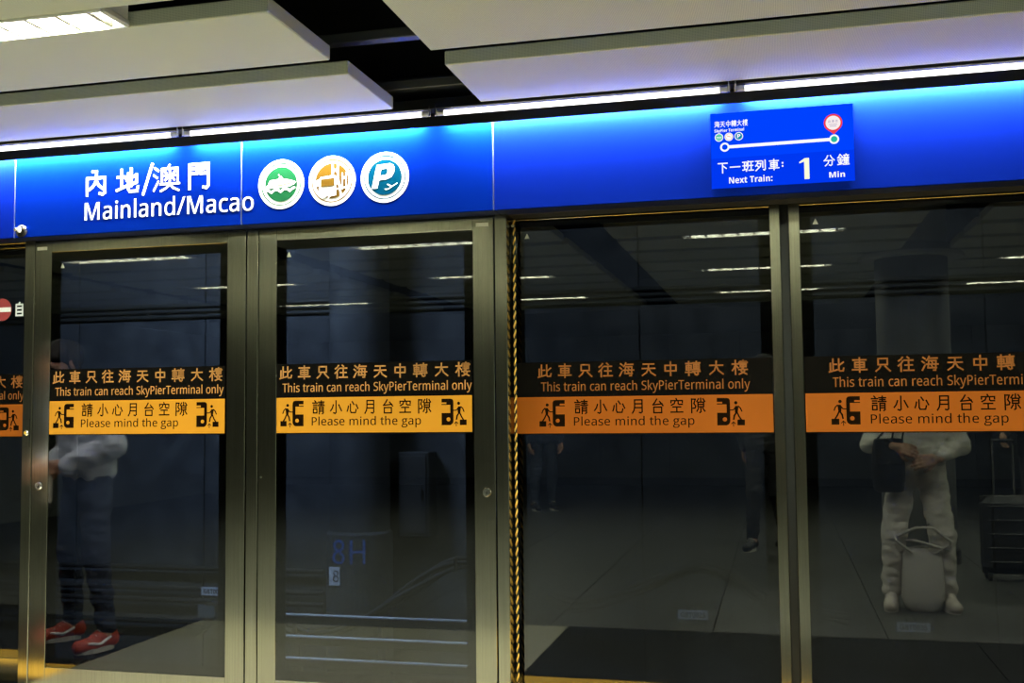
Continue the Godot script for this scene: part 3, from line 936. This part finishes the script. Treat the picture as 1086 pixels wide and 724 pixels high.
func screen_doors() -> void:
	# sliding leaves
	var a := thing("sliding_door_leaf", "left steel-framed glass sliding door leaf under the direction lettering", "door")
	glazed(a, -3.402, -2.306, -3.313, -2.397, 0.02, 2.09, 0.115, 2.04, 0.0, M.glass, 0.042)
	sticker(a, -3.311, -2.405, -2.857, 1.338, -0.0019, M.orange, M.text_orange)
	put("label_plate", box(Vector3(0.055, 0.016, 0.002), 0.0005), M.plate, a, Vector3(-3.364, 2.06, 0.001))
	key_lock(a, Vector3(-3.361, 0.945, 0))
	var b := thing("sliding_door_leaf", "right steel-framed glass sliding door leaf under the round travel symbols", "door")
	glazed(b, -2.24, -1.155, -2.154, -1.246, 0.02, 2.09, 0.115, 2.04, 0.0, M.glass, 0.042)
	slab("meeting_stile", Vector3(-2.302, 0.02, -0.05), Vector3(-2.245, 2.09, -0.002), M.steel, b, 0.003)
	sticker(b, -2.152, -1.254, -1.7, 1.338, -0.0019, M.orange, M.text_orange)
	put("label_plate", box(Vector3(0.055, 0.016, 0.002), 0.0005), M.plate, b, Vector3(-1.203, 2.06, 0.001))
	key_lock(b, Vector3(-1.192, 0.932, 0))
	put("screw_head", lathe([Vector2(0, 0), Vector2(0.006, 0), Vector2(0.005, 0.002), Vector2(0, 0.002)], 12), M.chrome, b, Vector3(-2.225, 0.99, 0), Vector3(PI / 2, 0, 0))
	# fixed glass, set back behind the posts
	var rows := [[-4.62, -3.42, -4.58, -3.46, "fixed glass panel with a red no-entry disc, left of the doors", -3.995], [-1.14, 0.022, -1.098, -0.019, "dark fixed glass panel right of the hanging striped cord", -0.5575], [0.057, 1.24, 0.1, 1.195, "dark fixed glass panel at the right edge below the train screen", 0.635], [-5.78, -4.66, -5.74, -4.7, "outermost fixed glass panel far left of the doors", 0.0], [1.28, 2.44, 1.32, 2.4, "outermost fixed glass panel beyond the right edge", 0.0]]
	for i in rows.size():
		var r: Array = rows[i]
		var p := thing("fixed_glass_panel", r[4], "glass panel")
		glazed(p, r[0], r[1], r[2], r[3], 0.008, 2.125, 0.116, 2.09, -0.12, M.glass_tint, 0.045)
		if r[5] != 0.0: sticker(p, r[2] + 0.004, r[3] - 0.004, r[5], 1.327, -0.1219, M.orange_glass_dimmed, M.text_glass_dimmed)
		if i == 0:
			var st := begin()
			add_disc(st, Vector2.ZERO, 0.055)
			var d := put("no_entry_disc", done(st), M.red, p, Vector3(-3.683, 1.791, -0.1224))
			d.set_meta("label", "red no-entry disc with white bar")
			st = begin()
			add_rect(st, -0.051, -0.011, 0.051, 0.011)
			put("bar", done(st), M.white, d, Vector3(0, 0, 0.0004))
			st = begin()
			add_glyph(st, "自", 0, 0, 0.06, 0.066, 0.009)
			put("lettering", done(st), M.white, p, Vector3(-3.584, 1.758, -0.1224))
	slab_trim("trim_1", "black gasket strip between the two fixed glass panels", [[Vector3(0.0222, 0.0, -0.19), Vector3(0.0568, 2.125, -0.135)]], M.black)
	# posts beside the sliding doors
	for r in [[-3.46, -3.406, "trim_2", "steel post left of the sliding doors with a small key switch"], [-1.151, -1.097, "trim_3", "steel post right of the sliding doors beside the striped cord"]]:
		var n := setting(r[2], r[3], "post")
		slab("post", Vector3(r[0], 0.0, -0.2), Vector3(r[1], 2.11, -0.001), M.steel, n, 0.003)
		if r[2] == "trim_2":
			put("switch_plate", box(Vector3(0.034, 0.13, 0.002), 0.0005), M.steel, n, Vector3(-3.434, 1.19, 0.0))
			put("key_switch", lathe([Vector2(0, 0.0), Vector2(0.012, 0), Vector2(0.014, 0.003), Vector2(0.009, 0.008), Vector2(0, 0.008)], 20), M.chrome, n, Vector3(-3.434, 1.191, 0.001), Vector3(PI / 2, 0, 0))
			put("switch_core", lathe([Vector2(0, 0.0), Vector2(0.007, 0), Vector2(0.006, 0.002), Vector2(0, 0.002)], 16), M.yellow, n, Vector3(-3.434, 1.191, 0.009), Vector3(PI / 2, 0, 0))
	slab_trim("trim_4", "steel header rail above the doors and glass", [[Vector3(-5.78, 2.094, -0.19), Vector3(-3.46, 2.13, -0.02)], [Vector3(-1.097, 2.127, -0.19), Vector3(2.44, 2.14, -0.02)], [Vector3(-3.46, 2.094, -0.06), Vector3(-1.097, 2.13, -0.02)]], M.steel)
	# striped cord: two strands twisted round each other
	var c := thing("striped_cord", "yellow and black twisted cord hanging beside the steel post", "cord", Vector3(-1.082, 0, -0.075))
	for k in 2:
		var path := []
		for i in 420:
			var t := i / 419.0
			var ang := t * TAU * 52.0 + PI * k
			path.append(Vector3(cos(ang) * 0.003 - 0.004 * t, 2.085 - t * 2.075, sin(ang) * 0.003))
		put("strand", tube(path, 0.0036, 6), M.cord_yellow if k == 0 else M.black, c)
	put("tie", box(Vector3(0.014, 0.01, 0.014), 0.003), M.plate, c, Vector3(-0.004, 2.06, 0.004))

func slab_trim(called: String, label: String, boxes: Array, m: Material) -> void:
	var n := setting(called, label, "trim")
	for b in boxes: slab("strip", b[0], b[1], m, n, 0.002)

# ---------------------------------------------------------------- blue fascia with its lamps
func fascia() -> void:
	var FZ := 0.1
	var top := 2.5
	var bottom := 2.1
	var edges := [[-5.76, -4.6, M.blue_pale, "blue fascia panel beyond the left edge"], [-4.6, -3.441, M.blue_pale, "pale-topped blue fascia panel cut by the left edge"], [-3.441, -2.275, M.blue_cyan, "blue fascia panel lettered with the direction in white"], [-2.275, -1.125, M.blue_cyan, "blue fascia panel with three round travel symbols"], [-1.125, 1.175, M.blue_pale, "long blue fascia panel carrying the next-train screen"], [1.175, 2.4, M.blue_pale, "blue fascia panel beyond the right edge"]]
	var panels := []
	for e in edges:
		var p := thing("fascia_sign", e[3], "sign panel", Vector3.ZERO, "blue fascia panels over the doors")
		slab("face", Vector3(e[0] + 0.0025, bottom, FZ - 0.012), Vector3(e[1] - 0.0025, top, FZ), e[2], p, 0.0015)
		slab("underside", Vector3(e[0] + 0.0025, bottom, -0.015), Vector3(e[1] - 0.0025, bottom + 0.004, FZ - 0.012), M.lip, p, 0.0)
		for x in [e[0] + 0.0015, e[1] - 0.0015]: slab("edge_strip", Vector3(x - 0.0008, bottom, FZ - 0.01), Vector3(x + 0.0008, top, FZ - 0.0005), M.seam_glint, p, 0.0)  # pale strips paint in the light that the panel bevels catch
		panels.append(p)
	# white lettering
	var st: SurfaceTool
	for g in [["內", -3.008, 0.122], ["地", -2.8445, 0.122], ["/", -2.741, 0.06], ["澳", -2.647, 0.136], ["門", -2.484, 0.122]]:
		character(g[0], Vector3(g[1], 2.27, FZ + 0.0006), g[2], 0.124, 0.0092 if g[0] == "澳" else 0.0125, M.vinyl, panels[2])
	latin("lettering", "Mainland/Macao", -3.065, -2.216, 2.162, 0.08, M.vinyl, panels[2], FZ + 0.0004)
	# travel symbols
	for i in 3:
		var base: Color = [lin(0.01, 0.085, 0.03), lin(0.11, 0.06, 0.008), lin(0.001, 0.045, 0.09)][i]
		var cm := mat(base, 0.5)
		cm.specular_mode = BaseMaterial3D.SPECULAR_DISABLED
		st = begin()
		add_disc(st, Vector2.ZERO, 0.109, 0.0, 64)
		var at := Vector3([-2.084, -1.845, -1.603][i], 2.268, FZ + 0.0005)
		var o := put(["ferry_symbol", "coach_symbol", "parking_symbol"][i], done(st), M.vinyl, panels[3], at)
		o.set_meta("label", ["green round ferry symbol", "yellow round coach and bridge symbol", "blue round parking symbol with a plane"][i])
		st = begin()
		add_disc(st, Vector2.ZERO, 0.0945, 0.0895, 64)
		add_disc(st, Vector2.ZERO, 0.0766, 0.0, 64)
		put("disc", done(st), cm, o, Vector3(0, 0, 0.0004))
		st = begin()
		match i:
			0: ferry(st)
			1: coach(st)
			2: parking(st)
		put("emblem", done(st), M.vinyl, o, Vector3(0, 0, 0.0008))
		if i == 1:
			st = begin()
			add_fill(st, pts_of([182, 333, 318, 325, 318, 405, 182, 412], 292, 355))
			put("windscreen", done(st), cm, o, Vector3(0, 0, 0.0012))
		if i == 0:
			st = begin()
			add_stroke(st, [sp(170, 408, 272, 395), sp(280, 402, 272, 395), sp(385, 388, 272, 395)], 0.005)
			add_stroke(st, [sp(160, 368, 272, 395), sp(300, 356, 272, 395)], 0.0025)
			put("hull_line", done(st), mat(lin(0.16, 0.18, 0.04), 0.5), o, Vector3(0, 0, 0.0012))
	screen()
	# small latch at the foot of the fascia
	var l := thing("fascia_latch", "small chrome and black latch at the foot of the blue fascia", "latch", Vector3(-3.396, 2.112, FZ))
	put("base", lathe([Vector2(0, 0), Vector2(0.026, 0.0), Vector2(0.03, 0.006), Vector2(0.024, 0.016), Vector2(0, 0.02)], 20), M.black, l, Vector3(0, 0.016, 0.001), Vector3(PI / 2, 0, 0))
	put("block", box(Vector3(0.014, 0.024, 0.018), 0.003), M.white, l, Vector3(0.0, 0.02, 0.018))
	put("knob", box(Vector3(0.02, 0.016, 0.02), 0.005), M.chrome, l, Vector3(-0.024, 0.024, 0.014))
	put("knob", box(Vector3(0.02, 0.012, 0.02), 0.005), M.chrome, l, Vector3(0.024, 0.026, 0.014))
	# lamp trough: front lip, batten, tubes
	slab_trim("trim_5", "black lip running along the top of the blue fascia", [[Vector3(-5.8, 2.44, 0.2), Vector3(2.44, 2.484, 0.205)]], M.lip_black)
	slab_trim("trim_6", "dark batten above the fluorescent tubes", [[Vector3(-5.8, 2.532, 0.03), Vector3(2.44, 2.575, 0.152)], [Vector3(-5.8, 2.5, 0.02), Vector3(2.44, 2.532, 0.085)]], M.lip_black)
	slab_trim("trim_7", "grey cable channel above the fascia lamps", [[Vector3(-5.8, 2.64, -0.1), Vector3(2.44, 2.69, 0.1)]], M.duct)
	var ends := [-4.99, -3.77, -2.55, -1.372, -0.145, 1.075, 2.3]
	var where := ["beyond the left edge", "at the left edge of the fascia", "above the direction lettering", "above the left half of the long fascia panel", "above the next-train screen", "beyond the right edge"]
	for i in 6:
		var x0: float = ends[i] + 0.018
		var x1: float = ends[i + 1] - 0.018
		var t := thing("fluorescent_tube", "glowing white fluorescent tube %s" % where[i], "lamp", Vector3((x0 + x1) * 0.5, 2.514, 0.137), "fluorescent tubes over the fascia")
		var h := (x1 - x0) * 0.5
		put("lamp_tube", tube([Vector3(-h + 0.03, 0, 0), Vector3(h - 0.03, 0, 0)], 0.0125, 16), glow(Color(1.0, 0.99, 0.95), 2.5), t)
		for e in [-1.0, 1.0]:
			put("end_cap", tube([Vector3(e * (h - 0.03), 0, 0), Vector3(e * h, 0, 0)], 0.0135, 16), M.white, t)
			put("holder", box(Vector3(0.01, 0.05, 0.03), 0.003), M.chrome, t, Vector3(e * (h + 0.005), 0.01, 0))
		area_light("lamp_light", Vector3(0, -0.012, -0.02), Vector3(0, -0.85, -0.5), Vector2(h * 2 - 0.08, 0.012), TUBE_ENERGY, Color(1.0, 0.99, 0.97), t)

func sp(x: float, y: float, cx: float, cy: float) -> Vector2:
	return Vector2((x - cx) / 232.0 * 0.109, -(y - cy) / 253.0 * 0.109)

func pts_of(a: Array, cx: float, cy: float) -> PackedVector2Array:
	var p := PackedVector2Array()
	for i in range(0, a.size(), 2): p.append(sp(a[i], a[i + 1], cx, cy))
	return p

func ferry(st: SurfaceTool) -> void:
	add_fill(st, pts_of([118, 434, 128, 400, 170, 392, 300, 385, 426, 376, 405, 402, 350, 424, 240, 432], 272, 395))
	add_fill(st, pts_of([140, 386, 160, 350, 285, 336, 350, 352, 415, 372, 300, 380], 272, 395))
	add_fill(st, pts_of([245, 340, 262, 312, 275, 312, 292, 338], 272, 395))
	add_stroke(st, [sp(264, 315, 272, 395), sp(248, 296, 272, 395)], 0.004)
	var w := []
	for i in 31:
		var x := 128.0 + 280.0 * i / 30.0
		w.append(sp(x, 478.0 - 26.0 * absf(cos(PI * 3.0 * i / 30.0)) - 14.0 * i / 30.0, 272, 395))
	add_stroke(st, w, 0.009)

func coach(st: SurfaceTool) -> void:
	add_fill(st, pts_of([168, 330, 180, 312, 310, 296, 332, 306, 335, 480, 300, 490, 215, 500, 160, 470], 292, 355))
	for s in [[[160, 345, 148, 350, 150, 395], 0.009], [[342, 340, 352, 345, 350, 385], 0.008], [[165, 495, 205, 510, 250, 495], 0.008], [[250, 545, 270, 505, 330, 495], 0.006], [[300, 190, 300, 300], 0.0085], [[350, 180, 352, 330, 385, 520], 0.0085], [[300, 220, 350, 280], 0.004], [[350, 220, 300, 280], 0.004], [[395, 285, 395, 440], 0.006], [[432, 280, 432, 440], 0.006], [[395, 310, 432, 350], 0.003], [[432, 310, 395, 350], 0.003], [[340, 440, 440, 425], 0.006], [[385, 510, 440, 460], 0.006], [[372, 400, 375, 510], 0.006]]:
		var p := []
		for i in range(0, s[0].size(), 2): p.append(sp(s[0][i], s[0][i + 1], 292, 355))
		add_stroke(st, p, s[1])

func parking(st: SurfaceTool) -> void:
	add_fill(st, pts_of([165, 425, 215, 190, 268, 185, 222, 425], 292, 318))
	add_fill(st, pts_of([215, 190, 340, 180, 375, 195, 388, 225, 382, 275, 360, 315, 318, 338, 230, 345, 240, 300, 300, 295, 318, 275, 320, 245, 308, 232, 255, 235], 292, 318))
	add_fill(st, pts_of([285, 432, 302, 430, 318, 436, 412, 378, 416, 386, 330, 440, 300, 446], 292, 318))
	add_fill(st, pts_of([310, 388, 326, 386, 362, 408, 345, 418], 292, 318))

func screen() -> void:
	var W := 0.5385
	var Hh := 0.299
	var at := Vector3(-0.234, 2.133, 0.1008)
	var s := thing("information_screen", "blue next-train display screen on the long fascia panel", "screen", at)
	var face := glow(lin(0.0, 0.055, 1.0), 1.0)
	var lower := glow(lin(0.0, 0.04, 0.88), 1.0)
	var white := glow(Color(1, 1, 1), 1.0)
	var yellow := glow(lin(1.0, 1.0, 0.72), 1.0)
	slab("screen_face", Vector3(0, 0, 0), Vector3(W, Hh, 0.003), face, s, 0.0)
	slab("screen_footer", Vector3(0.0, 0.0, 0.003), Vector3(W, Hh * 0.4, 0.0032), lower, s, 0.0)
	var Z := 0.0036
	var px := func(u: float) -> float: return u * W
	var py := func(v: float) -> float: return (1.0 - v) * Hh
	var st := begin()
	for i in 6: character("海天中轉大樓"[i], Vector3(px.call(0.048 + 0.04 * i), py.call(0.188), Z), 0.0195, 0.0255, 0.0024, white, s)
	for i in 5: character("下一班列車"[i], Vector3(px.call([0.082, 0.17, 0.262, 0.352, 0.445][i]), py.call(0.8), Z), 0.042, 0.044, 0.0046, white, s)
	character(":", Vector3(px.call(0.505), py.call(0.79), Z), 0.03, 0.036, 0.006, white, s)
	for i in 2: character("分鐘"[i], Vector3(px.call([0.828, 0.924][i]), py.call(0.795), Z), 0.043, 0.044, 0.0042, white, s)
	# route line with its end marks
	add_stroke(st, [Vector2(px.call(0.13), py.call(0.455)), Vector2(px.call(0.84), py.call(0.449))], 0.0125)
	add_disc(st, Vector2(px.call(0.1), py.call(0.455)), 0.018, 0.011)
	add_disc(st, Vector2(px.call(0.866), py.call(0.449)), 0.0185)
	put("screen_route", done(st), white, s, Vector3(0, 0, Z))
	latin("screen_lettering", "SkyPier Terminal", px.call(0.028), px.call(0.24), py.call(0.252), 0.0115, white, s, Z, true)
	latin("screen_lettering", "Next Train:", px.call(0.125), px.call(0.432), py.call(0.942), 0.024, white, s, Z, true)
	latin("screen_lettering", "Min", px.call(0.825), px.call(0.932), py.call(0.945), 0.0215, white, s, Z, true)
	st = begin()
	add_fill(st, PackedVector2Array([Vector2(px.call(0.622), py.call(0.735)), Vector2(px.call(0.622), py.call(0.715)), Vector2(px.call(0.66), py.call(0.67)), Vector2(px.call(0.69), py.call(0.67)), Vector2(px.call(0.69), py.call(0.945)), Vector2(px.call(0.655), py.call(0.945)), Vector2(px.call(0.655), py.call(0.715))]))
	put("screen_numeral", done(st), yellow, s, Vector3(0, 0, Z))
	for i in 3:
		var c: Vector2 = Vector2(px.call(0.06 + 0.071 * i), py.call(0.322))
		st = begin()
		add_disc(st, c, 0.0165)
		put("screen_symbol", done(st), white, s, Vector3(0, 0, Z))
		st = begin()
		if i < 2: add_disc(st, c, 0.0135, 0.0115)
		if i == 0: add_disc(st, c, 0.0112)
		if i == 2: add_disc(st, c, 0.0135)
		if i == 1: add_stroke(st, [c + Vector2(-0.006, 0.004), c + Vector2(0.006, 0.0)], 0.003)
		put("screen_symbol", done(st), glow([lin(0.1, 0.6, 0.4), lin(0.9, 0.5, 0.3), lin(0.0, 0.25, 0.45)][i], 1.0), s, Vector3(0, 0, Z + 0.0003))
		st = begin()
		if i == 0:
			add_stroke(st, [c + Vector2(-0.009, 0.001), c + Vector2(0.009, 0.001)], 0.002)
			add_stroke(st, [c + Vector2(-0.008, -0.004), c + Vector2(0.008, -0.004)], 0.0015)
			put("screen_symbol", done(st), white, s, Vector3(0, 0, Z + 0.0006))
		if i == 2: latin("screen_symbol", "P", c.x - 0.006, c.x + 0.006, c.y - 0.007, 0.015, white, s, Z + 0.0006, true)
	st = begin()
	add_disc(st, Vector2(px.call(0.866), py.call(0.449)), 0.012)
	put("screen_mark", done(st), glow(lin(0.02, 0.5, 0.35), 1.0), s, Vector3(0, 0, Z + 0.0005))
	var pc := Vector2(px.call(0.862), py.call(0.235))
	st = begin()
	add_disc(st, pc, 0.0345)
	add_fill(st, PackedVector2Array([pc + Vector2(-0.022, -0.026), pc + Vector2(0.022, -0.026), Vector2(px.call(0.866), py.call(0.385))]))
	put("screen_pin", done(st), glow(lin(0.85, 0.05, 0.07), 1.0), s, Vector3(0, 0, Z + 0.0002))
	st = begin()
	add_disc(st, pc, 0.0275)
	put("screen_pin", done(st), glow(lin(0.95, 0.85, 0.85), 1.0), s, Vector3(0, 0, Z + 0.0006))
	st = begin()
	for i in 3: add_glyph(st, "此車台"[i], pc.x - 0.013 + 0.013 * i, pc.y + 0.001, 0.011, 0.011, 0.0012)
	add_stroke(st, [pc + Vector2(-0.014, -0.006), pc + Vector2(0.014, -0.006)], 0.0025)
	add_stroke(st, [pc + Vector2(-0.011, -0.013), pc + Vector2(0.011, -0.013)], 0.0025)
	put("screen_pin", done(st), glow(lin(0.45, 0.4, 0.55), 1.0), s, Vector3(0, 0, Z + 0.001))

# ---------------------------------------------------------------- bags and cases
# a slumped bag from stacked rounded rings: [y, half width, half depth]
func sack(rings: Array, wobble: float, seed: int) -> ArrayMesh:
	var noise := FastNoiseLite.new()
	noise.seed = seed
	noise.frequency = 7.0
	var st := SurfaceTool.new()
	st.begin(Mesh.PRIMITIVE_TRIANGLES)
	st.set_smooth_group(0)
	var loops := []
	for r in rings:
		var l := []
		for k in 28:
			var a := TAU * k / 28.0
			var c := cos(a)
			var d := sin(a)
			var p := Vector3(signf(c) * pow(absf(c), 0.6) * r[1], r[0], signf(d) * pow(absf(d), 0.6) * r[2])
			l.append(p + p.normalized() * noise.get_noise_3dv(p * 1.4) * wobble)
		loops.append(l)
	for i in loops.size() - 1:
		for k in 28:
			var j := (k + 1) % 28
			var out: Vector3 = loops[i][k] - Vector3(0, loops[i][k].y, 0)
			poly(st, [loops[i][k], loops[i][j], loops[i + 1][j], loops[i + 1][k]], out)
	poly(st, loops[0], Vector3.DOWN)
	st.generate_normals()
	return st.commit()

func arc(pts: Array, n := 20) -> Array:
	var cv := Curve3D.new()
	for i in pts.size():
		var d: Vector3 = (pts[mini(i + 1, pts.size() - 1)] - pts[maxi(i - 1, 0)]) / 5.0
		cv.add_point(pts[i], -d, d)
	var out := []
	for i in n + 1: out.append(cv.sample_baked(cv.get_baked_length() * i / n))
	return out

func platform_things() -> void:
	var canvas := triplanar(mat(lin(0.6, 0.58, 0.52), 0.85), noise_texture(Color(0.85, 0.85, 0.85), Color(1, 1, 1), 0.2, 2, 12, 128), Vector3.ONE * 6.0)
	var leather := mat(lin(0.012, 0.012, 0.013), 0.45)
	var t := thing("tote_bag", "white canvas tote bag standing between the cream trouser legs", "bag", Vector3(0.845, 0.0, 2.6))
	put("bag_body", sack([[0.0, 0.085, 0.06], [0.015, 0.105, 0.075], [0.08, 0.125, 0.09], [0.18, 0.125, 0.085], [0.28, 0.12, 0.07], [0.35, 0.115, 0.055], [0.39, 0.105, 0.045]], 0.02, 9), canvas, t)
	put("lining", sack([[0.2, 0.09, 0.04], [0.38, 0.1, 0.042]], 0.01, 9), M.cable, t)
	put("contents", sack([[0.2, 0.05, 0.03], [0.36, 0.06, 0.03], [0.385, 0.045, 0.02]], 0.02, 4), M.plate, t, Vector3(0.02, 0, 0))
	put("handle", tube(arc([Vector3(-0.06, 0.36, -0.06), Vector3(-0.15, 0.43, -0.09), Vector3(-0.17, 0.455, -0.07), Vector3(-0.04, 0.52, -0.08), Vector3(0.06, 0.52, -0.08), Vector3(0.17, 0.43, -0.08), Vector3(0.07, 0.36, -0.055)]), 0.009, 8), canvas, t)
	put("handle", tube(arc([Vector3(-0.06, 0.36, 0.045), Vector3(-0.16, 0.42, 0.02), Vector3(-0.05, 0.44, -0.05), Vector3(0.09, 0.4, -0.07), Vector3(0.15, 0.38, -0.04), Vector3(0.07, 0.36, 0.04)]), 0.009, 8), canvas, t)
	var b := thing("shoulder_bag", "black leather shoulder bag hanging at the hip of the person in cream", "bag", Vector3(0.655, 0.74, 2.5))
	put("bag_body", sack([[0.0, 0.075, 0.035], [0.01, 0.09, 0.045], [0.12, 0.1, 0.05], [0.25, 0.095, 0.045], [0.33, 0.085, 0.02], [0.335, 0.02, 0.005]], 0.012, 3), leather, b)
	put("flap", box(Vector3(0.17, 0.16, 0.012), 0.005), leather, b, Vector3(0, 0.25, -0.052))
	put("clasp", box(Vector3(0.02, 0.014, 0.008), 0.002), M.chrome, b, Vector3(0, 0.18, -0.062))
	put("strap", tube(arc([Vector3(-0.07, 0.32, 0.0), Vector3(0.03, 0.44, -0.02), Vector3(0.2, 0.56, -0.0), Vector3(0.31, 0.67, 0.06), Vector3(0.35, 0.7, 0.16), Vector3(0.29, 0.6, 0.3), Vector3(0.12, 0.45, 0.32), Vector3(0.0, 0.34, 0.1), Vector3(0.06, 0.31, 0.01)]), 0.007, 6), leather, b)
	put("handle", tube(arc([Vector3(0.02, 0.31, -0.03), Vector3(0.03, 0.39, -0.05), Vector3(0.09, 0.39, -0.05), Vector3(0.08, 0.31, -0.03)]), 0.006, 6), leather, b)
	var c := thing("hand_case", "dark grey flat case held by the person in the grey hoodie", "case", Vector3(-3.9, 0.8, 0.72))
	c.rotation.y = 0.5
	put("shell", box(Vector3(0.16, 0.17, 0.025), 0.008), mat(lin(0.05, 0.05, 0.055), 0.4), c, Vector3(0, 0.085, 0))
	put("edge_strip", box(Vector3(0.012, 0.17, 0.03), 0.004), M.plate, c, Vector3(0.082, 0.085, 0))
	var u := thing("suitcase", "black wheeled suitcase with raised handle standing behind the person in cream", "suitcase", Vector3(1.6, 0.0, 3.95))
	var shell := mat(lin(0.02, 0.02, 0.022), 0.45)
	put("shell", box(Vector3(0.36, 0.56, 0.22), 0.05), shell, u, Vector3(0, 0.33, 0))
	for y in [0.14, 0.24, 0.34, 0.44, 0.54]: put("rib", box(Vector3(0.3, 0.014, 0.234), 0.005), shell, u, Vector3(0, y, 0))
	put("zip", box(Vector3(0.366, 0.566, 0.008), 0.003), M.steel_dark, u, Vector3(0, 0.33, 0))
	for x in [-0.14, 0.14]:
		for z in [-0.07, 0.07]:
			put("wheel", tube([Vector3(x - 0.012, 0.025, z), Vector3(x + 0.012, 0.025, z)], 0.025, 16), M.cable, u)
			put("castor", box(Vector3(0.034, 0.03, 0.03), 0.006), shell, u, Vector3(x, 0.045, z))
	for x in [-0.07, 0.07]: put("handle_rod", tube([Vector3(x, 0.6, 0.08), Vector3(x, 1.0, 0.08)], 0.008, 8), M.chrome, u)
	put("grip", tube([Vector3(-0.08, 1.01, 0.08), Vector3(0.08, 1.01, 0.08)], 0.014, 10), shell, u)

func people() -> void:
	var skin := mat(lin(0.52, 0.3, 0.2), 0.5)
	skin.subsurf_scatter_enabled = true
	skin.subsurf_scatter_strength = 0.1
	var dark_hair := mat(lin(0.012, 0.01, 0.009), 0.65, 0.0, 0.35)
	var cloth := func(c: Color, seed: int) -> StandardMaterial3D: return triplanar(mat(c, 0.9), noise_texture(Color(0.86, 0.86, 0.86), Color(1, 1, 1), 0.12, 3, seed, 256), Vector3.ONE * 4.0)
	var cream = cloth.call(lin(0.8, 0.77, 0.68), 21)
	var cream2 = cloth.call(lin(0.78, 0.74, 0.65), 22)
	var grey = cloth.call(lin(0.58, 0.63, 0.68), 23)
	var denim = cloth.call(lin(0.03, 0.04, 0.065), 24)
	var dark = cloth.call(lin(0.018, 0.018, 0.02), 25)
	var charcoal = cloth.call(lin(0.05, 0.05, 0.055), 26)
	var blue = cloth.call(lin(0.03, 0.045, 0.09), 27)
	var sole := mat(lin(0.6, 0.57, 0.5), 0.7)
	var white_shoe := mat(lin(0.55, 0.5, 0.42), 0.7)
	var red_shoe := mat(lin(0.45, 0.06, 0.03), 0.6)
	var black_shoe := mat(lin(0.015, 0.015, 0.015), 0.5)
	person("person in cream sweater and trousers with hands joined, a bag between the feet", Vector3(0.83, 0, 2.64), 0.0, {
		"size": 0.945, "skin": skin, "hair": dark_hair, "long_hair": true, "top": cream, "trousers": cream2, "shoe": white_shoe, "sole": sole, "loose": 1.2, "hem": 0.1, "folds": 0.013, "sleeve": 0.85,
		"pose": {"kneel": Vector3(-0.15, 0.5, -0.02), "kneer": Vector3(0.15, 0.5, -0.02), "anklel": Vector3(-0.175, 0.085, 0.03), "ankler": Vector3(0.175, 0.085, 0.03), "toel": Vector3(-0.15, 0, -1), "toer": Vector3(0.15, 0, -1), "elr": Vector3(0.28, 1.09, -0.02), "wrr": Vector3(0.1, 1.0, -0.2), "ell": Vector3(-0.28, 1.1, -0.02), "wrl": Vector3(-0.13, 1.08, -0.2), "head": Vector3(0, 1.56, -0.05), "look": Vector3(-0.1, -0.35, -1)},
		"handr": Vector3(-1, -0.15, -0.15), "palmr": Vector3(0, -0.3, 1), "curlr": 0.6, "handl": Vector3(1, -0.3, -0.1), "palml": Vector3(0, -0.3, 1), "curll": 0.7})
	person("person in grey hoodie and blue jeans with red trainers, head bent", Vector3(-3.77, 0, 0.93), 0.5, {
		"size": 1.0, "skin": skin, "hair": dark_hair, "top": grey, "trousers": denim, "shoe": red_shoe, "sole": sole, "flash": M.white, "hood": true, "hem": 0.06, "folds": 0.013,
		"pose": {"anklel": Vector3(-0.2, 0.085, 0.02), "ankler": Vector3(0.2, 0.085, 0.02), "kneel": Vector3(-0.16, 0.5, -0.02), "kneer": Vector3(0.15, 0.5, -0.02), "elr": Vector3(0.24, 1.1, 0.03), "wrr": Vector3(0.1, 1.0, -0.2), "ell": Vector3(-0.24, 1.1, 0.03), "wrl": Vector3(-0.06, 1.0, -0.22), "head": Vector3(0, 1.55, -0.14), "look": Vector3(0, -0.5, -1), "toel": Vector3(-0.2, 0, -1), "toer": Vector3(0.1, 0, -1), "shl": Vector3(-0.17, 1.36, -0.03), "shr": Vector3(0.17, 1.36, -0.03)},
		"handr": Vector3(-0.5, -0.2, -0.9), "palmr": Vector3(-0.8, 0, 0.4), "curlr": 0.8, "handl": Vector3(0.2, -0.4, -0.9), "palml": Vector3(0.8, 0, 0.4), "curll": 0.8})
	person("person in dark clothes walking across the platform behind the camera", Vector3(-0.12, 0, 5.5), 0.3, {
		"size": 1.03, "skin": skin, "hair": dark_hair, "top": charcoal, "trousers": dark, "shoe": black_shoe, "sole": sole, "fine": 0.006,
		"pose": {"kneel": Vector3(-0.08, 0.5, -0.14), "anklel": Vector3(-0.08, 0.085, -0.2), "kneer": Vector3(0.08, 0.49, 0.0), "ankler": Vector3(0.08, 0.085, 0.2), "wrl": Vector3(-0.24, 0.86, 0.1), "wrr": Vector3(0.24, 0.88, -0.16)}})
	person("person in blue jeans standing by the back of the platform", Vector3(-2.95, 0, 8.85), -0.6, {
		"size": 1.0, "skin": skin, "hair": dark_hair, "top": blue, "trousers": denim, "shoe": black_shoe, "sole": sole, "fine": 0.006})
	person("person in black standing beside the suitcase", Vector3(1.95, 0, 4.25), 0.35, {
		"size": 1.02, "skin": skin, "hair": dark_hair, "top": dark, "trousers": charcoal, "shoe": black_shoe, "sole": sole, "fine": 0.006,
		"pose": {"wrl": Vector3(-0.26, 1.02, -0.18), "ell": Vector3(-0.26, 1.12, 0.06)}})
